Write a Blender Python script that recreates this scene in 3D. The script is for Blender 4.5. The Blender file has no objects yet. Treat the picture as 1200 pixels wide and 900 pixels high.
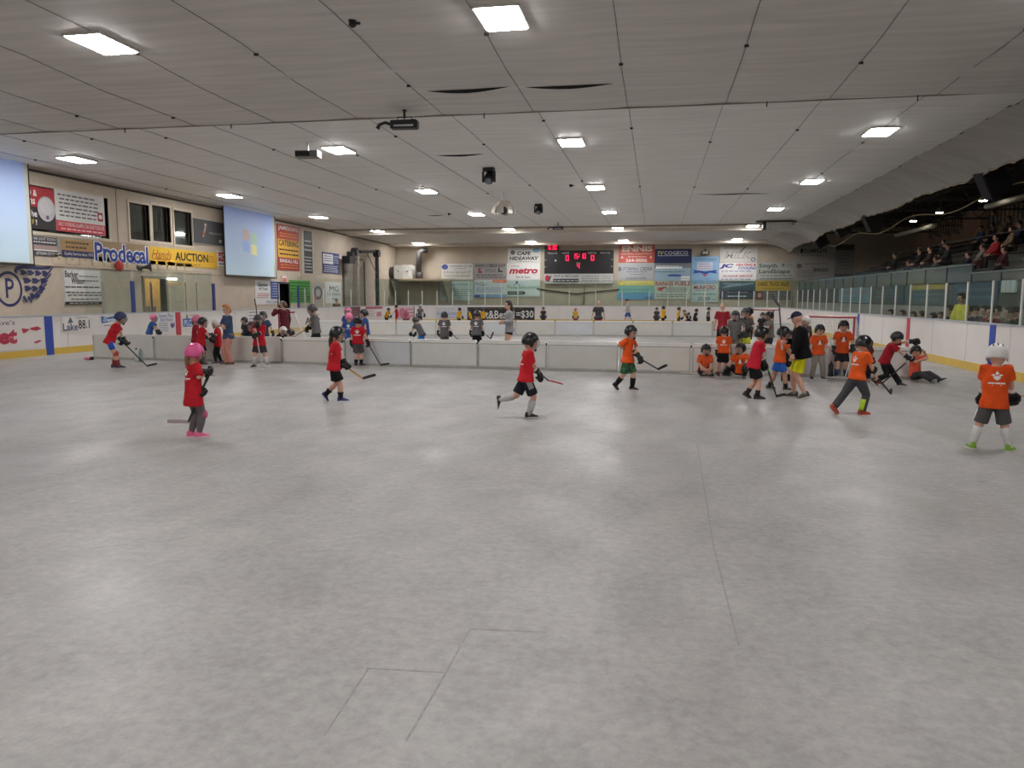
import bpy, math, random
from mathutils import Vector, Matrix, noise
from mathutils.bvhtree import BVHTree
random.seed(7)
scn = bpy.context.scene
COL = scn.collection
V = Vector
# ------------------------------------------------------------------ camera
FPX = 900.0; CAMH = 1.78; VPX = 168.0; VPY = 348.2; ROLL = 0.0028
_ph = math.atan((450 - VPY) / FPX); _th = math.atan(VPX * math.cos(_ph) / FPX)
FW = V((-math.sin(_th) * math.cos(_ph), math.cos(_th) * math.cos(_ph), -math.sin(_ph)))
_r0 = V((math.cos(_th), math.sin(_th), 0)); _u0 = _r0.cross(FW)
RT = _r0 * math.cos(ROLL) + _u0 * math.sin(ROLL); UP = RT.cross(FW)
CAM = V((0, 0, CAMH))
cam_d = bpy.data.cameras.new('camera'); cam_o = bpy.data.objects.new('camera', cam_d); COL.objects.link(cam_o)
cam_d.sensor_width = 36; cam_d.lens = 36 * FPX / 1200; cam_d.clip_end = 300; cam_d.clip_start = 0.05
mw = Matrix((RT, UP, -FW)).transposed().to_4x4(); mw.translation = CAM; cam_o.matrix_world = mw
scn.camera = cam_o
# ------------------------------------------------------------------ world, exposure
w = bpy.data.worlds.new('world'); scn.world = w; w.use_nodes = True
w.node_tree.nodes['Background'].inputs[0].default_value = (0.55, 0.53, 0.50, 1)
w.node_tree.nodes['Background'].inputs[1].default_value = 0.02
scn.view_settings.view_transform = 'Standard'; scn.view_settings.look = 'None'
scn.view_settings.gamma = 1; scn.view_settings.use_curve_mapping = False
scn.view_settings.exposure = 0.0
LIGHT_POWER = 84.0      # emission strength of the ceiling panels

# ------------------------------------------------------------------ pixel helpers (photo is 1200 x 900)
def ray(px, py): return FW + RT * ((px - 600) / FPX) - UP * ((py - 450) / FPX)
def atz(px, py, z=0.0): d = ray(px, py); return CAM + d * ((z - CAMH) / d.z)
def atx(px, py, x): d = ray(px, py); return CAM + d * (x / d.x)
def aty(px, py, y): d = ray(px, py); return CAM + d * (y / d.y)
def z_at(P, py):      # height of the pixel row py straight above the ground point P
    q = P - CAM; zc = None
    lo, hi = -1.0, 8.0
    for _ in range(40):
        m = (lo + hi) / 2; d = V((P.x, P.y, m)) - CAM
        y = 450 - FPX * d.dot(UP) / d.dot(FW)
        if y > py: lo = m
        else: hi = m
    return lo

# ------------------------------------------------------------------ materials
def lin(c):
    def f(v):
        v /= 255.0
        return v / 12.92 if v <= 0.04045 else ((v + 0.055) / 1.055) ** 2.4
    return (f(c[0]), f(c[1]), f(c[2]), 1)
_mats = {}
def mat(rgb, rough=0.6, var=0.10, scale=6.0, bump=0.0, metal=0.0, emit=0.0, spec=0.5, stretch=None, name=None):
    key = (tuple(rgb), rough, var, scale, bump, metal, emit, spec, stretch)
    if key in _mats: return _mats[key]
    m = bpy.data.materials.new(name or 'paint_%d_%d_%d' % tuple(rgb)); m.use_nodes = True
    nt = m.node_tree; b = nt.nodes['Principled BSDF']
    b.inputs['Roughness'].default_value = rough; b.inputs['Metallic'].default_value = metal
    b.inputs['Specular IOR Level'].default_value = spec
    c = lin(rgb)
    tc = nt.nodes.new('ShaderNodeTexCoord'); nz = nt.nodes.new('ShaderNodeTexNoise')
    nz.inputs['Scale'].default_value = scale; nz.inputs['Detail'].default_value = 4
    src = tc.outputs['Object']
    if stretch:
        mp = nt.nodes.new('ShaderNodeMapping'); mp.inputs['Scale'].default_value = stretch
        nt.links.new(src, mp.inputs['Vector']); src = mp.outputs['Vector']
    nt.links.new(src, nz.inputs['Vector'])
    rp = nt.nodes.new('ShaderNodeValToRGB')
    rp.color_ramp.elements[0].position = 0.3; rp.color_ramp.elements[1].position = 0.7
    rp.color_ramp.elements[0].color = tuple(max(0, v * (1 - var)) for v in c[:3]) + (1,)
    rp.color_ramp.elements[1].color = tuple(min(1, v * (1 + var)) for v in c[:3]) + (1,)
    nt.links.new(nz.outputs['Fac'], rp.inputs['Fac']); nt.links.new(rp.outputs['Color'], b.inputs['Base Color'])
    if bump:
        bp = nt.nodes.new('ShaderNodeBump'); bp.inputs['Strength'].default_value = bump; bp.inputs['Distance'].default_value = 0.02
        nt.links.new(nz.outputs['Fac'], bp.inputs['Height']); nt.links.new(bp.outputs['Normal'], b.inputs['Normal'])
    if emit:
        b.inputs['Emission Color'].default_value = c; b.inputs['Emission Strength'].default_value = emit
    _mats[key] = m
    return m
def glass_mat(name, tint, gloss=0.10):
    m = bpy.data.materials.new(name); m.use_nodes = True; nt = m.node_tree; nt.nodes.clear()
    o = nt.nodes.new('ShaderNodeOutputMaterial'); t = nt.nodes.new('ShaderNodeBsdfTransparent'); g = nt.nodes.new('ShaderNodeBsdfGlossy')
    t.inputs[0].default_value = tint; g.inputs['Roughness'].default_value = 0.06; g.inputs[0].default_value = (0.9, 1, 0.95, 1)
    nz = nt.nodes.new('ShaderNodeTexNoise'); nz.inputs['Scale'].default_value = 1.5
    mr = nt.nodes.new('ShaderNodeMapRange'); mr.inputs[3].default_value = gloss * 0.6; mr.inputs[4].default_value = gloss * 1.4
    nt.links.new(nz.outputs['Fac'], mr.inputs[0])
    mx = nt.nodes.new('ShaderNodeMixShader'); nt.links.new(mr.outputs[0], mx.inputs[0])
    nt.links.new(t.outputs[0], mx.inputs[1]); nt.links.new(g.outputs[0], mx.inputs[2]); nt.links.new(mx.outputs[0], o.inputs[0])
    return m

# ------------------------------------------------------------------ mesh building
class MB:
    def __init__(s): s.v = []; s.f = []; s.m = []; s.cur = 0
    def add(s, vs, fs):
        o = len(s.v); s.v += [V(p) for p in vs]; s.f += [tuple(i + o for i in f) for f in fs]; s.m += [s.cur] * len(fs); return s
    def box(s, x0, x1, y0, y1, z0, z1):
        return s.hexa([(x0, y0, z0), (x1, y0, z0), (x1, y1, z0), (x0, y1, z0)], [(x0, y0, z1), (x1, y0, z1), (x1, y1, z1), (x0, y1, z1)])
    def hexa(s, a, b):
        return s.add(list(a) + list(b), [(3, 2, 1, 0), (4, 5, 6, 7), (0, 1, 5, 4), (1, 2, 6, 5), (2, 3, 7, 6), (3, 0, 4, 7)])
    def obox(s, c, dx, dy, dz):      # box about c with half-axis vectors
        c = V(c); dx = V(dx); dy = V(dy); dz = V(dz)
        if dx.cross(dy).dot(dz) < 0: dx = -dx
        q = [(-1, -1), (1, -1), (1, 1), (-1, 1)]
        return s.hexa([c + dx * i + dy * j - dz for i, j in q], [c + dx * i + dy * j + dz for i, j in q])
    def rings(s, rs, cap=True):
        n = len(rs[0]); o = len(s.v)
        vs = [p for r in rs for p in r]; fs = []
        for k in range(len(rs) - 1):
            for i in range(n):
                j = (i + 1) % n; fs.append((k * n + i, k * n + j, (k + 1) * n + j, (k + 1) * n + i))
        if cap: fs += [tuple(reversed(range(n))), tuple(range((len(rs) - 1) * n, len(rs) * n))]
        return s.add(vs, fs)
    def tube(s, pts, rad, n=8, cap=True, flat=1.0, side=None):
        pts = [V(p) for p in pts]
        if not isinstance(rad, (list, tuple)): rad = [rad] * len(pts)
        rs = []; ref = None
        for i, p in enumerate(pts):
            d = (pts[min(i + 1, len(pts) - 1)] - pts[max(i - 1, 0)])
            d = d.normalized() if d.length > 1e-9 else V((0, 0, 1))
            if ref is None:
                ref = V(side) if side is not None else (V((0, 0, 1)) if abs(d.z) < 0.9 else V((0, 1, 0)))
            a = (ref - d * ref.dot(d)).normalized(); ref = a; b = d.cross(a)
            rs.append([p + a * (math.cos(t) * rad[i]) + b * (math.sin(t) * rad[i] * flat) for t in [2 * math.pi * k / n for k in range(n)]])
        return s.rings(rs, cap)
    def ell(s, c, r, n=12, m=8, R=None):      # ellipsoid
        c = V(c); rs = []
        if not hasattr(r, '__len__'): r = (r, r, r)
        for i in range(m + 1):
            t = math.pi * i / m; t = min(max(t, 0.03), math.pi - 0.03)
            ring = []
            for k in range(n):
                p = 2 * math.pi * k / n
                q = V((r[0] * math.sin(t) * math.cos(p), r[1] * math.sin(t) * math.sin(p), -r[2] * math.cos(t)))
                ring.append(c + (R @ q if R else q))
            rs.append(ring)
        return s.rings(rs)
    def lathe(s, c, prof, n=16, axis=None):
        c = V(c); R = V((0, 0, 1)).rotation_difference(V(axis)).to_matrix() if axis is not None else Matrix.Identity(3)
        return s.rings([[c + R @ V((max(r, 1e-4) * math.cos(2 * math.pi * k / n), max(r, 1e-4) * math.sin(2 * math.pi * k / n), z)) for k in range(n)] for r, z in prof])
    def prism(s, poly, a, b):       # poly: 2-D points; a,b: functions 2-D -> 3-D for the two faces
        n = len(poly)
        return s.add([a(p) for p in poly] + [b(p) for p in poly],
                     [tuple(range(n)), tuple(reversed(range(n, 2 * n)))] + [(i, n + i, n + (i + 1) % n, (i + 1) % n) for i in range(n)])
ORG = {}
def link(name, me, mats, parent=None):
    o = bpy.data.objects.new(name, me); COL.objects.link(o)
    for m in (mats if isinstance(mats, (list, tuple)) else [mats]): me.materials.append(m)
    if parent is not None: o.parent = parent
    return o
def mk(name, mb, mats, parent=None, origin=None, smooth=False, local=False):
    if local: off = V((0, 0, 0))
    elif parent is not None: off = ORG[parent.name]
    else:
        if origin is None:
            xs = [p.x for p in mb.v]; ys = [p.y for p in mb.v]; zs = [p.z for p in mb.v]
            origin = V(((min(xs) + max(xs)) / 2, (min(ys) + max(ys)) / 2, min(zs)))
        off = V(origin)
    me = bpy.data.meshes.new(name); me.from_pydata([p - off for p in mb.v], [], mb.f)
    o = link(name, me, mats, parent)
    if any(mb.m): me.polygons.foreach_set('material_index', mb.m)
    if smooth: me.polygons.foreach_set('use_smooth', [True] * len(me.polygons))
    me.update()
    if parent is None: o.location = off; ORG[o.name] = off
    else: ORG[o.name] = off
    return o
def empty(name, loc, rz=0.0):
    o = bpy.data.objects.new(name, None); COL.objects.link(o); o.location = loc; o.rotation_euler = (0, 0, rz)
    o.empty_display_size = 0.1; ORG[o.name] = V(loc); return o
def tag(o, label, cat, group=None):
    o['label'] = label; o['category'] = cat
    if group: o['group'] = group
    return o
def struct(o, label=None):
    o['kind'] = 'structure'
    if label: o['label'] = label
    return o
FINAL = []      # (object, function) run once at the end on the evaluated mesh
def remesh(o, voxel, it=3, post=None, fac=0.5):
    r = o.modifiers.new('r', 'REMESH'); r.mode = 'VOXEL'; r.voxel_size = voxel; r.use_smooth_shade = True
    s = o.modifiers.new('s', 'SMOOTH'); s.iterations = it; s.factor = fac
    FINAL.append((o, post)); return o
TEXTS = []
ORD = ['first', 'second', 'third', 'fourth', 'fifth', 'sixth', 'seventh', 'eighth', 'ninth', 'tenth', 'eleventh', 'twelfth', 'thirteenth', 'fourteenth', 'fifteenth', 'sixteenth']
# ================================================================== THE SETTING
XL, XR, YF = -18.0, 7.75, 55.0          # rink boards
WL, WF, WR, WN = -20.0, 58.0, 17.5, -8.0  # room walls
ZC = 5.9
BH = 1.17
# ---- floor
def floor_mat():
    m = bpy.data.materials.new('bare_concrete'); m.use_nodes = True; nt = m.node_tree; b = nt.nodes['Principled BSDF']
    N = nt.nodes.new; L = nt.links.new
    tc = N('ShaderNodeTexCoord')
    def nz(scale, det, rough=0.55, st=None, dist=0.0):
        n = N('ShaderNodeTexNoise'); n.inputs['Scale'].default_value = scale; n.inputs['Detail'].default_value = det
        n.inputs['Roughness'].default_value = rough; n.inputs['Distortion'].default_value = dist
        if st:
            mp = N('ShaderNodeMapping'); mp.inputs['Scale'].default_value = st; L(tc.outputs['Object'], mp.inputs[0]); L(mp.outputs[0], n.inputs['Vector'])
        else: L(tc.outputs['Object'], n.inputs['Vector'])
        return n.outputs['Fac']
    big = nz(0.41, 5, 0.55, (1.3, .8, 1), 0.0); mid = nz(1.75, 7, 0.62, (1.0, 0.72, 1), 0.5); fine = nz(14, 8, 0.75)
    def ramp(src, p0, c0, p1, c1):
        r = N('ShaderNodeValToRGB'); r.color_ramp.elements[0].position = p0; r.color_ramp.elements[1].position = p1
        r.color_ramp.elements[0].color = lin(c0); r.color_ramp.elements[1].color = lin(c1); L(src, r.inputs[0]); return r.outputs[0]
    base = ramp(big, 0.3, (177, 174, 170), 0.7, (190, 187, 183))
    def mul(a, bb, f, mode='MULTIPLY'):
        x = N('ShaderNodeMix'); x.data_type = 'RGBA'; x.blend_type = mode; x.inputs[0].default_value = f
        L(a, x.inputs[6]); L(bb, x.inputs[7]); return x.outputs[2]
    c = mul(base, ramp(mid, 0.32, (222, 222, 222), 0.66, (255, 255, 255)), 0.8)
    c = mul(c, ramp(fine, 0.3, (190, 190, 190), 0.7, (255, 255, 255)), 0.7)
    L(c, b.inputs['Base Color'])
    patch = nz(0.62, 4, 0.6, (1.1, .7, 1), 0.0)
    rr = N('ShaderNodeMapRange'); rr.inputs[1].default_value = 0.35; rr.inputs[2].default_value = 0.72; rr.inputs[3].default_value = 0.58; rr.inputs[4].default_value = 0.26
    L(patch, rr.inputs[0]); L(rr.outputs[0], b.inputs['Roughness'])
    b.inputs['Specular IOR Level'].default_value = 0.35
    bp = N('ShaderNodeBump'); bp.inputs['Strength'].default_value = 0.25; bp.inputs['Distance'].default_value = 0.015
    L(mid, bp.inputs['Height']); b2 = N('ShaderNodeBump'); b2.inputs['Strength'].default_value = 0.15; b2.inputs['Distance'].default_value = 0.004
    L(fine, b2.inputs['Height']); L(bp.outputs[0], b2.inputs['Normal']); L(b2.outputs[0], b.inputs['Normal'])
    return m
mb = MB(); mb.box(WL - 0.3, WR + 0.3, WN - 0.3, WF + 0.3, -0.2, 0)
floor = struct(mk('floor', mb, floor_mat(), origin=(0, 0, 0)), 'bare grey concrete rink floor')
dk = mat((148, 145, 141), 0.7, 0.2, 20)
def floor_line(p, q, wd):
    a, b = atz(*p), atz(*q); d = (b - a).normalized(); s = V((-d.y, d.x, 0)) * wd
    mk('floor_mark', MB().hexa([a - s, b - s, b + s, a + s], [x + V((0, 0, 0.0012)) for x in (a - s, b - s, b + s, a + s)]), dk, floor)
for p, q in [((817, 520), (836, 640)), ((836, 640), (866, 757)), ((551, 737), (516, 800)), ((516, 800), (476, 868)), ((551, 737), (640, 741)), ((432, 783), (380, 862)), ((430, 783), (520, 788))]:
    floor_line(p, q, 0.004)

# ---- walls
wall_m = mat((196, 182, 164), 0.75, 0.06, 2.5, 0.12, name='painted_block_wall')
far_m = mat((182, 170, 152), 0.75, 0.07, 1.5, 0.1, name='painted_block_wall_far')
HW = 6.9
def door_holes(mb, ax, pos, th, u0, u1, z0, z1, holes):
    # wall with rectangular holes: holes = (u0,u1,z0,z1) sorted, not overlapping in u
    def put(a, b, c, d):
        if b - a < 1e-4 or d - c < 1e-4: return
        if ax == 'x': mb.box(min(pos, pos + th), max(pos, pos + th), a, b, c, d)
        else: mb.box(a, b, min(pos, pos + th), max(pos, pos + th), c, d)
    u = u0
    for h in sorted(holes):
        put(u, h[0], z0, z1); put(h[0], h[1], z0, h[2]); put(h[0], h[1], h[3], z1); u = h[1]
    put(u, u1, z0, z1)
wy = lambda px, py: atx(px, py, WL).y
wz = lambda px, py: atx(px, py, WL).z
win_px = [(151.5, 237, 280, 174.5), (178, 240, 282, 199), (203.5, 246, 286, 224)]   # left, top, bottom, right
WINS = [(wy(a, 260), wy(d, 260), wz(a, c), wz(a, b)) for a, b, c, d in win_px]
WIN0 = (wy(33, 240), wy(126, 245), wz(33, 270), wz(33, 216))
DOOR_P = (wy(169, 345), wy(194.5, 345), 0.0, wz(169, 326))      # lit penalty-box doorway
DOOR_D = (wy(325.5, 345), wy(338, 345), 0.0, wz(326, 332.5))     # dark doorway under the exit sign
mb = MB(); door_holes(mb, 'x', WL, -0.25, WN, WF, 0, 2.95, [DOOR_P, DOOR_D]); door_holes(mb, 'x', WL, -0.25, WN, WF, 2.95, HW, [WIN0] + WINS)
wl = struct(mk('wall_left', mb, wall_m), 'beige painted block wall along the left side')
mb = MB(); mb.box(WL - 0.25, WR + 0.25, WF, WF + 0.25, 0, HW)
wf = struct(mk('wall_far', mb, far_m), 'beige far end wall hung with sponsor signs')
mb = MB(); mb.box(WR, WR + 0.25, WN, WF, 0, HW)
wr = struct(mk('wall_right', mb, mat((188, 158, 134), 0.8, 0.12, 1.2), None), 'brown wall behind the spectator stand')
mb = MB(); mb.box(WL - 0.25, WR + 0.25, WN - 0.25, WN, 0, HW)
struct(mk('wall_near', mb, wall_m), 'beige near end wall')
# vertical joints of the left wall and a dark conduit under the ceiling
jm = mat((120, 110, 98), 0.8)
for px, y0, y1 in [(137, 220, 290), (262, 250, 300), (352, 262, 330)]:
    y = wy(px, (y0 + y1) / 2); mk('wall_joint', MB().box(WL, WL + 0.006, y - 0.02, y + 0.02, 2.75, 5.85), jm, wl)
mk('conduit', MB().tube([(WL + 0.06, 8, 5.83), (WL + 0.06, 46, 5.8), (WL + 0.06, 57.9, 5.66)], 0.04, 8), mat((62, 56, 50), 0.6), wl, smooth=True)
mk('ledge_trim', MB().box(WL, WL + 0.05, 19, 33, 2.78, 2.83), mat((206, 190, 168), 0.7), wl)
# row of small square boxes below the signs
bx = MB(); bm_ = mat((202, 186, 160), 0.7, 0.05)
for k in range(13):
    y = 22.9 + k * 0.62; mk('wall_plate', MB().box(WL, WL + 0.03, y, y + 0.5, 2.86, 3.2), bm_, wl)
    mk('bolt', MB().box(WL + 0.03, WL + 0.04, y + 0.23, y + 0.27, 3.02, 3.06), jm, wl)
# windows
frame_m = mat((205, 192, 172), 0.6, 0.05); dark_glass = mat((42, 38, 36), 0.12, 0.1, 3, spec=0.6, name='dark_window_glass')
blind_m = mat((92, 84, 76), 0.7, 0.15)
def window(n, h, panes, label):
    y0, y1, z0, z1 = h
    mb = MB()
    for a, b, c, d in [(y0 - .09, y1 + .09, z1, z1 + .09), (y0 - .09, y1 + .09, z0 - .1, z0), (y0 - .09, y0, z0, z1), (y1, y1 + .09, z0, z1)]:
        mb.box(WL - .12, WL + .04, a, b, c, d)
    o = struct(mk('window_%d' % n, mb, frame_m), label)
    mk('window_pane', MB().box(WL - .14, WL - .13, y0, y1, z0, z1), glass_mat('window_glass_%d' % n, (.55, .55, .55, 1), .16), o)
    mk('room_behind', MB().box(WL - .75, WL - .7, y0 - .4, y1 + .4, z0 - .3, z1 + .3), mat((58, 50, 44), 0.8), o)
    k = y0 + .04
    while k < y1 - .1:
        mk('blind_slat', MB().box(WL - .24, WL - .22, k, k + .085, z0 + .02, z1 - .02), blind_m, o); k += .17
    return o
window(1, WIN0, 1, 'office window half hidden behind safety posters')
for i, h in enumerate(WINS): window(i + 2, h, 1, 'dark office window with vertical blinds, %s from the safety posters' % ORD[i])
# doors
def doorway(n, h, inner, label, depth=1.6, fm=frame_m):
    y0, y1, z0, z1 = h; mb = MB()
    for a, b, c, d in [(y0 - .1, y0, 0, z1 + .1), (y1, y1 + .1, 0, z1 + .1), (y0, y1, z1, z1 + .1)]: mb.box(WL - .27, WL + .05, a, b, c, d)
    o = struct(mk('door_%d' % n, mb, fm), label)
    mb = MB(); x = WL - .25
    mb.box(x - depth - .05, x - depth, y0 - .3, y1 + .3, 0, z1 + .3); mb.box(x - depth, x, y0 - .3, y0 - .25, 0, z1 + .3); mb.box(x - depth, x, y1 + .25, y1 + .3, 0, z1 + .3); mb.box(x - depth, x, y0 - .3, y1 + .3, z1 + .25, z1 + .3)
    mk('passage', mb, inner, o); return o
d1 = doorway(1, DOOR_P, mat((222, 204, 160), .7), 'lit doorway behind the penalty box', 1.0, mat((130, 118, 102), .6))
mk('passage_lamp', MB().box(WL - 1.1, WL - .5, (DOOR_P[0] + DOOR_P[1]) / 2 - .1, (DOOR_P[0] + DOOR_P[1]) / 2 + .1, DOOR_P[3] + .12, DOOR_P[3] + .2), mat((255, 226, 170), .5, emit=14), d1)
mk('low_cupboard', MB().box(WL - 1.2, WL - .5, DOOR_P[0], DOOR_P[1], 0, 1.35), mat((120, 116, 104), .7), d1)
doorway(2, DOOR_D, mat((26, 24, 24), .8), 'dark doorway under the small exit sign', 1.6, mat((60, 54, 50), .6))

# ---- ceiling: fabric strips between long seams
SEAM0, SEAMW = -0.68, 2.02
XFOLD = 7.5
def ceil_z(x, y):
    base = ZC + (0.0 if y < 17.05 else 0.05)
    if 17.05 > y > 12.1: base -= 0.10 * min(1, (y - 12.1) / 1.6)
    if y > 48.0: base -= 0.16
    if y > 56.3: base -= 0.16
    edge = max(0, min(1, (x - 3.0) / 4.0)) + 0.35 * max(0, min(1, (-x - 13) / 5))
    a = 0.010 + 0.035 * edge
    n = noise.noise(V((x * 0.35, y * 2.3, 1.7))) * a + noise.noise(V((x * 0.8, y * 0.5, 9.1))) * 0.012
    s = ((x - SEAM0) / SEAMW) % 1.0
    return base + n - 0.02 * math.sin(math.pi * s) + (0.0)
def ceil_mat():
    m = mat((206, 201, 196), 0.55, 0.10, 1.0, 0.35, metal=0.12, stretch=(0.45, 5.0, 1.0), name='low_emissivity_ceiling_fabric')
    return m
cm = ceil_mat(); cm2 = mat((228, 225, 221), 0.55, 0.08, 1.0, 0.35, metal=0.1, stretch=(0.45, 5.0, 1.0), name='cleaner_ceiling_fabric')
ceiling = empty('ceiling', (0, 0, ZC)); struct(ceiling, 'silvery fabric ceiling in long strips')
ORG[ceiling.name] = V((0, 0, 0)); ceiling.location = (0, 0, 0)
xs = [WL] + [SEAM0 + SEAMW * k for k in range(-9, 5) if WL + .3 < SEAM0 + SEAMW * k < XFOLD - .2] + [XFOLD]
ysec = [(WN, 17.05), (17.05, 45.6), (45.6, 48.0), (48.0, 56.3), (56.3, WF)]
for i in range(len(xs) - 1):
    for (y0, y1) in ysec:
        nx = 8; ny = max(4, int((y1 - y0) / (0.22 if y1 > 3 else .5)))
        vs = []; fs = []
        for b in range(ny + 1):
            y = y0 + (y1 - y0) * b / ny; yy = min(max(y, y0 + 1e-3), y1 - 1e-3)
            for a in range(nx + 1):
                x = xs[i] + (xs[i + 1] - xs[i]) * a / nx; vs.append((x, y, ceil_z(min(x, XFOLD - 1e-3), yy)))
        for b in range(ny):
            for a in range(nx):
                k = b * (nx + 1) + a; fs.append((k, k + nx + 1, k + nx + 2, k + 1))
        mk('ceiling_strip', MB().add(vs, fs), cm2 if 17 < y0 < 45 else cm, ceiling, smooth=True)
seam_m = mat((58, 54, 50), 0.7)
for x in xs[1:-1]:
    mk('seam_cord', MB().tube([(x, y, ceil_z(x, min(y, 17.0)) - .012) for y in range(-7, 18)], .0045, 5), seam_m, ceiling)
    mk('seam_cord', MB().tube([(x, y, ceil_z(x, y) - .012) for y in [17.1 + 1.18 * k for k in range(25)]], .0045, 5), seam_m, ceiling)
    for y in (9.5, 14.2, 20.5, 29.5):
        yy = y + random.uniform(-2.2, 2.2)
        mk('seam_clip', MB().box(x - .035, x + .035, yy - .015, yy + .015, ceil_z(x, yy) - .045, ceil_z(x, yy) - .01), seam_m, ceiling)
# lips where the strips step, and drop bars
def lip(y, z0, z1, m, nm): mk(nm, MB().box(WL, XFOLD, y - .02, y, z0, z1), m, ceiling)
lip(17.05, ZC - .135, ZC + .02, mat((150, 143, 134), .5), 'edge_batten')
lip(45.6, ZC - .08, ZC + .02, mat((150, 138, 116), .5), 'edge_batten')
step_m = mat((196, 186, 170), .55)
for y, z in ((48.0, ZC + .05), (56.3, ZC - .11)): lip(y, z - .19, z + .02, step_m, 'step_panel')
for p in [(107, 137), (248, 135), (559, 123), (905, 107), (1087, 102)]:
    q = atz(p[0], p[1], ZC - .1); mk('hanger_pin', MB().tube([(q.x, 17.0, ZC - .02), (q.x, 17.0, ZC - .22)], .012, 6), seam_m, ceiling)
# gaping slits in the fabric
slit_m = mat((24, 23, 22), .9)
for a, b, dip in [((498, 105), (598, 100), .035), ((614, 101), (720, 96), .03), ((510, 187), (568, 185), .025), ((815, 231), (905, 230), .02), ((500, 255), (520, 255), .02)]:
    A = atz(a[0], a[1], ZC - .09); B = atz(b[0], b[1], ZC - .09); mid = A.lerp(B, .55)
    za = lambda P: ceil_z(P.x, P.y) - .014
    n = 10; top = []; bot = []
    for k in range(n + 1):
        P = A.lerp(B, k / n); wdt = .045 * math.sin(math.pi * k / n)
        top.append((P.x, P.y - wdt, za(P))); bot.append((P.x, P.y + wdt, za(P) - dip * math.sin(math.pi * k / n) * 1.4))
    mk('fabric_gap', MB().add(top + bot, [(k, k + 1, n + 2 + k, n + 1 + k) for k in range(n)]), slit_m, ceiling)

# ---- valance over the stand side: sloping fabric, then the dark open roof
vs = []; fs = []; ny = 300
for b in range(ny + 1):
    y = WN + (WF - WN) * b / ny
    for a in range(7):
        t = a / 6; x = XFOLD + 1.7 * t
        vs.append((x, y, ceil_z(XFOLD - .01, y) - .12 * t - .38 * t * t + .11 * noise.noise(V((x * .8, y * 2.6, 3))) * (1 - .3 * t) - .10 * t * abs(math.sin(y * .42))))
for b in range(ny):
    for a in range(6): k = b * 7 + a; fs.append((k, k + 7, k + 8, k + 1))
mk('valance', MB().add(vs, fs), mat((180, 175, 170), .5, .12, 1.0, .35, metal=.1, stretch=(.6, 4, 1)), ceiling, smooth=True)
mk('valance_cord', MB().tube([(9.2, WN + (WF - WN) * b / ny, vs[b * 7 + 6][2] - .03) for b in range(0, ny + 1)], .022, 6), mat((150, 136, 110), .6), ceiling)
mb = MB(); mb.box(XFOLD + .2, WR, WN, WF, 6.75, 6.85); mk('roof_deck', mb, mat((56, 50, 45), .85, .2, 1.5), ceiling)
# roof trusses above the stand
tm = mat((74, 68, 60), .6, .1)
for y in [6 + 4.35 * k for k in range(12)]:
    mb = MB(); mb.box(9.3, WR, y - .05, y + .05, 6.55, 6.65); mb.box(9.6, WR, y - .05, y + .05, 5.95, 6.03)
    for k in range(9): mb.tube([(9.5 + k * .9, y, 6.0), (9.5 + (k + .5) * .9, y, 6.58), (9.5 + (k + 1) * .9, y, 6.0)], .025, 5)
    mk('roof_truss', mb, tm, ceiling)
for x in (10.6, 12.6, 14.6): mk('roof_purlin', MB().box(x - .05, x + .05, WN, WF, 6.45, 6.55), tm, ceiling)

# ---- rink boards: one path around the rink, u = length along it
RC = 8.2
def build_path():
    P = []
    for k in range(2): P.append(V((XL, -7 + k * (YF - RC + 7), 0)))
    for k in range(1, 17):
        a = math.pi - (math.pi / 2) * k / 16; P.append(V((XL + RC + RC * math.cos(a), YF - RC + RC * math.sin(a), 0)))
    P.append(V((XR - RC, YF, 0)))
    for k in range(1, 17):
        a = math.pi / 2 - (math.pi / 2) * k / 16; P.append(V((XR - RC + RC * math.cos(a), YF - RC + RC * math.sin(a), 0)))
    P.append(V((XR, -7, 0)))
    U = [0.0]
    for a, b in zip(P, P[1:]): U.append(U[-1] + (b - a).length)
    return P, U
PATH, PU = build_path()
def path_pt(u, z=0, off=0.0):
    u = min(max(u, 0), PU[-1] - 1e-6); i = 0
    while i < len(PU) - 2 and PU[i + 1] < u: i += 1
    d = (PATH[i + 1] - PATH[i]).normalized(); p = PATH[i] + d * (u - PU[i])
    def nrm(k):
        q = (PATH[min(k + 1, len(PATH) - 1)] - PATH[max(k - 1, 0)]).normalized(); return V((q.y, -q.x, 0))
    t = (u - PU[i]) / (PU[i + 1] - PU[i]); n = nrm(i).lerp(nrm(i + 1), t).normalized() if (PU[i + 1] - PU[i]) < 3 else V((d.y, -d.x, 0))
    return V((p.x, p.y, z)) + n * off
def path_u(px, py=365):
    d = ray(px, py); best = None
    for i in range(len(PATH) - 1):
        a, b = PATH[i], PATH[i + 1] - PATH[i]; det = d.x * (-b.y) - d.y * (-b.x)
        if abs(det) < 1e-9: continue
        s = (a.x * (-b.y) - a.y * (-b.x)) / det; t = (d.x * a.y - d.y * a.x) / det
        if s > 0 and -1e-6 <= t <= 1 + 1e-6: best = PU[i] + t * (PU[i + 1] - PU[i])
    return best
def u_steps(u0, u1):
    r = [u0] + [u for u in PU if u0 + 1e-3 < u < u1 - 1e-3] + [u1]; return r
def strip(mb, u0, u1, z0, z1, o0, o1):
    us = u_steps(u0, u1)
    rs = [[path_pt(u, z0, o0), path_pt(u, z1, o0), path_pt(u, z1, o1), path_pt(u, z0, o1)] for u in us]
    return mb.rings(rs)
UA = PU[1]; UB = PU[17]; UC = PU[18]; UD = PU[34]; UE = PU[-1]
board_m = mat((228, 222, 217), .38, .03, 1.2, .03, name='white_rink_board')
kick_m = mat((216, 180, 74), .4, .05, 2); rail_m = mat((176, 182, 190), .4)
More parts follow.
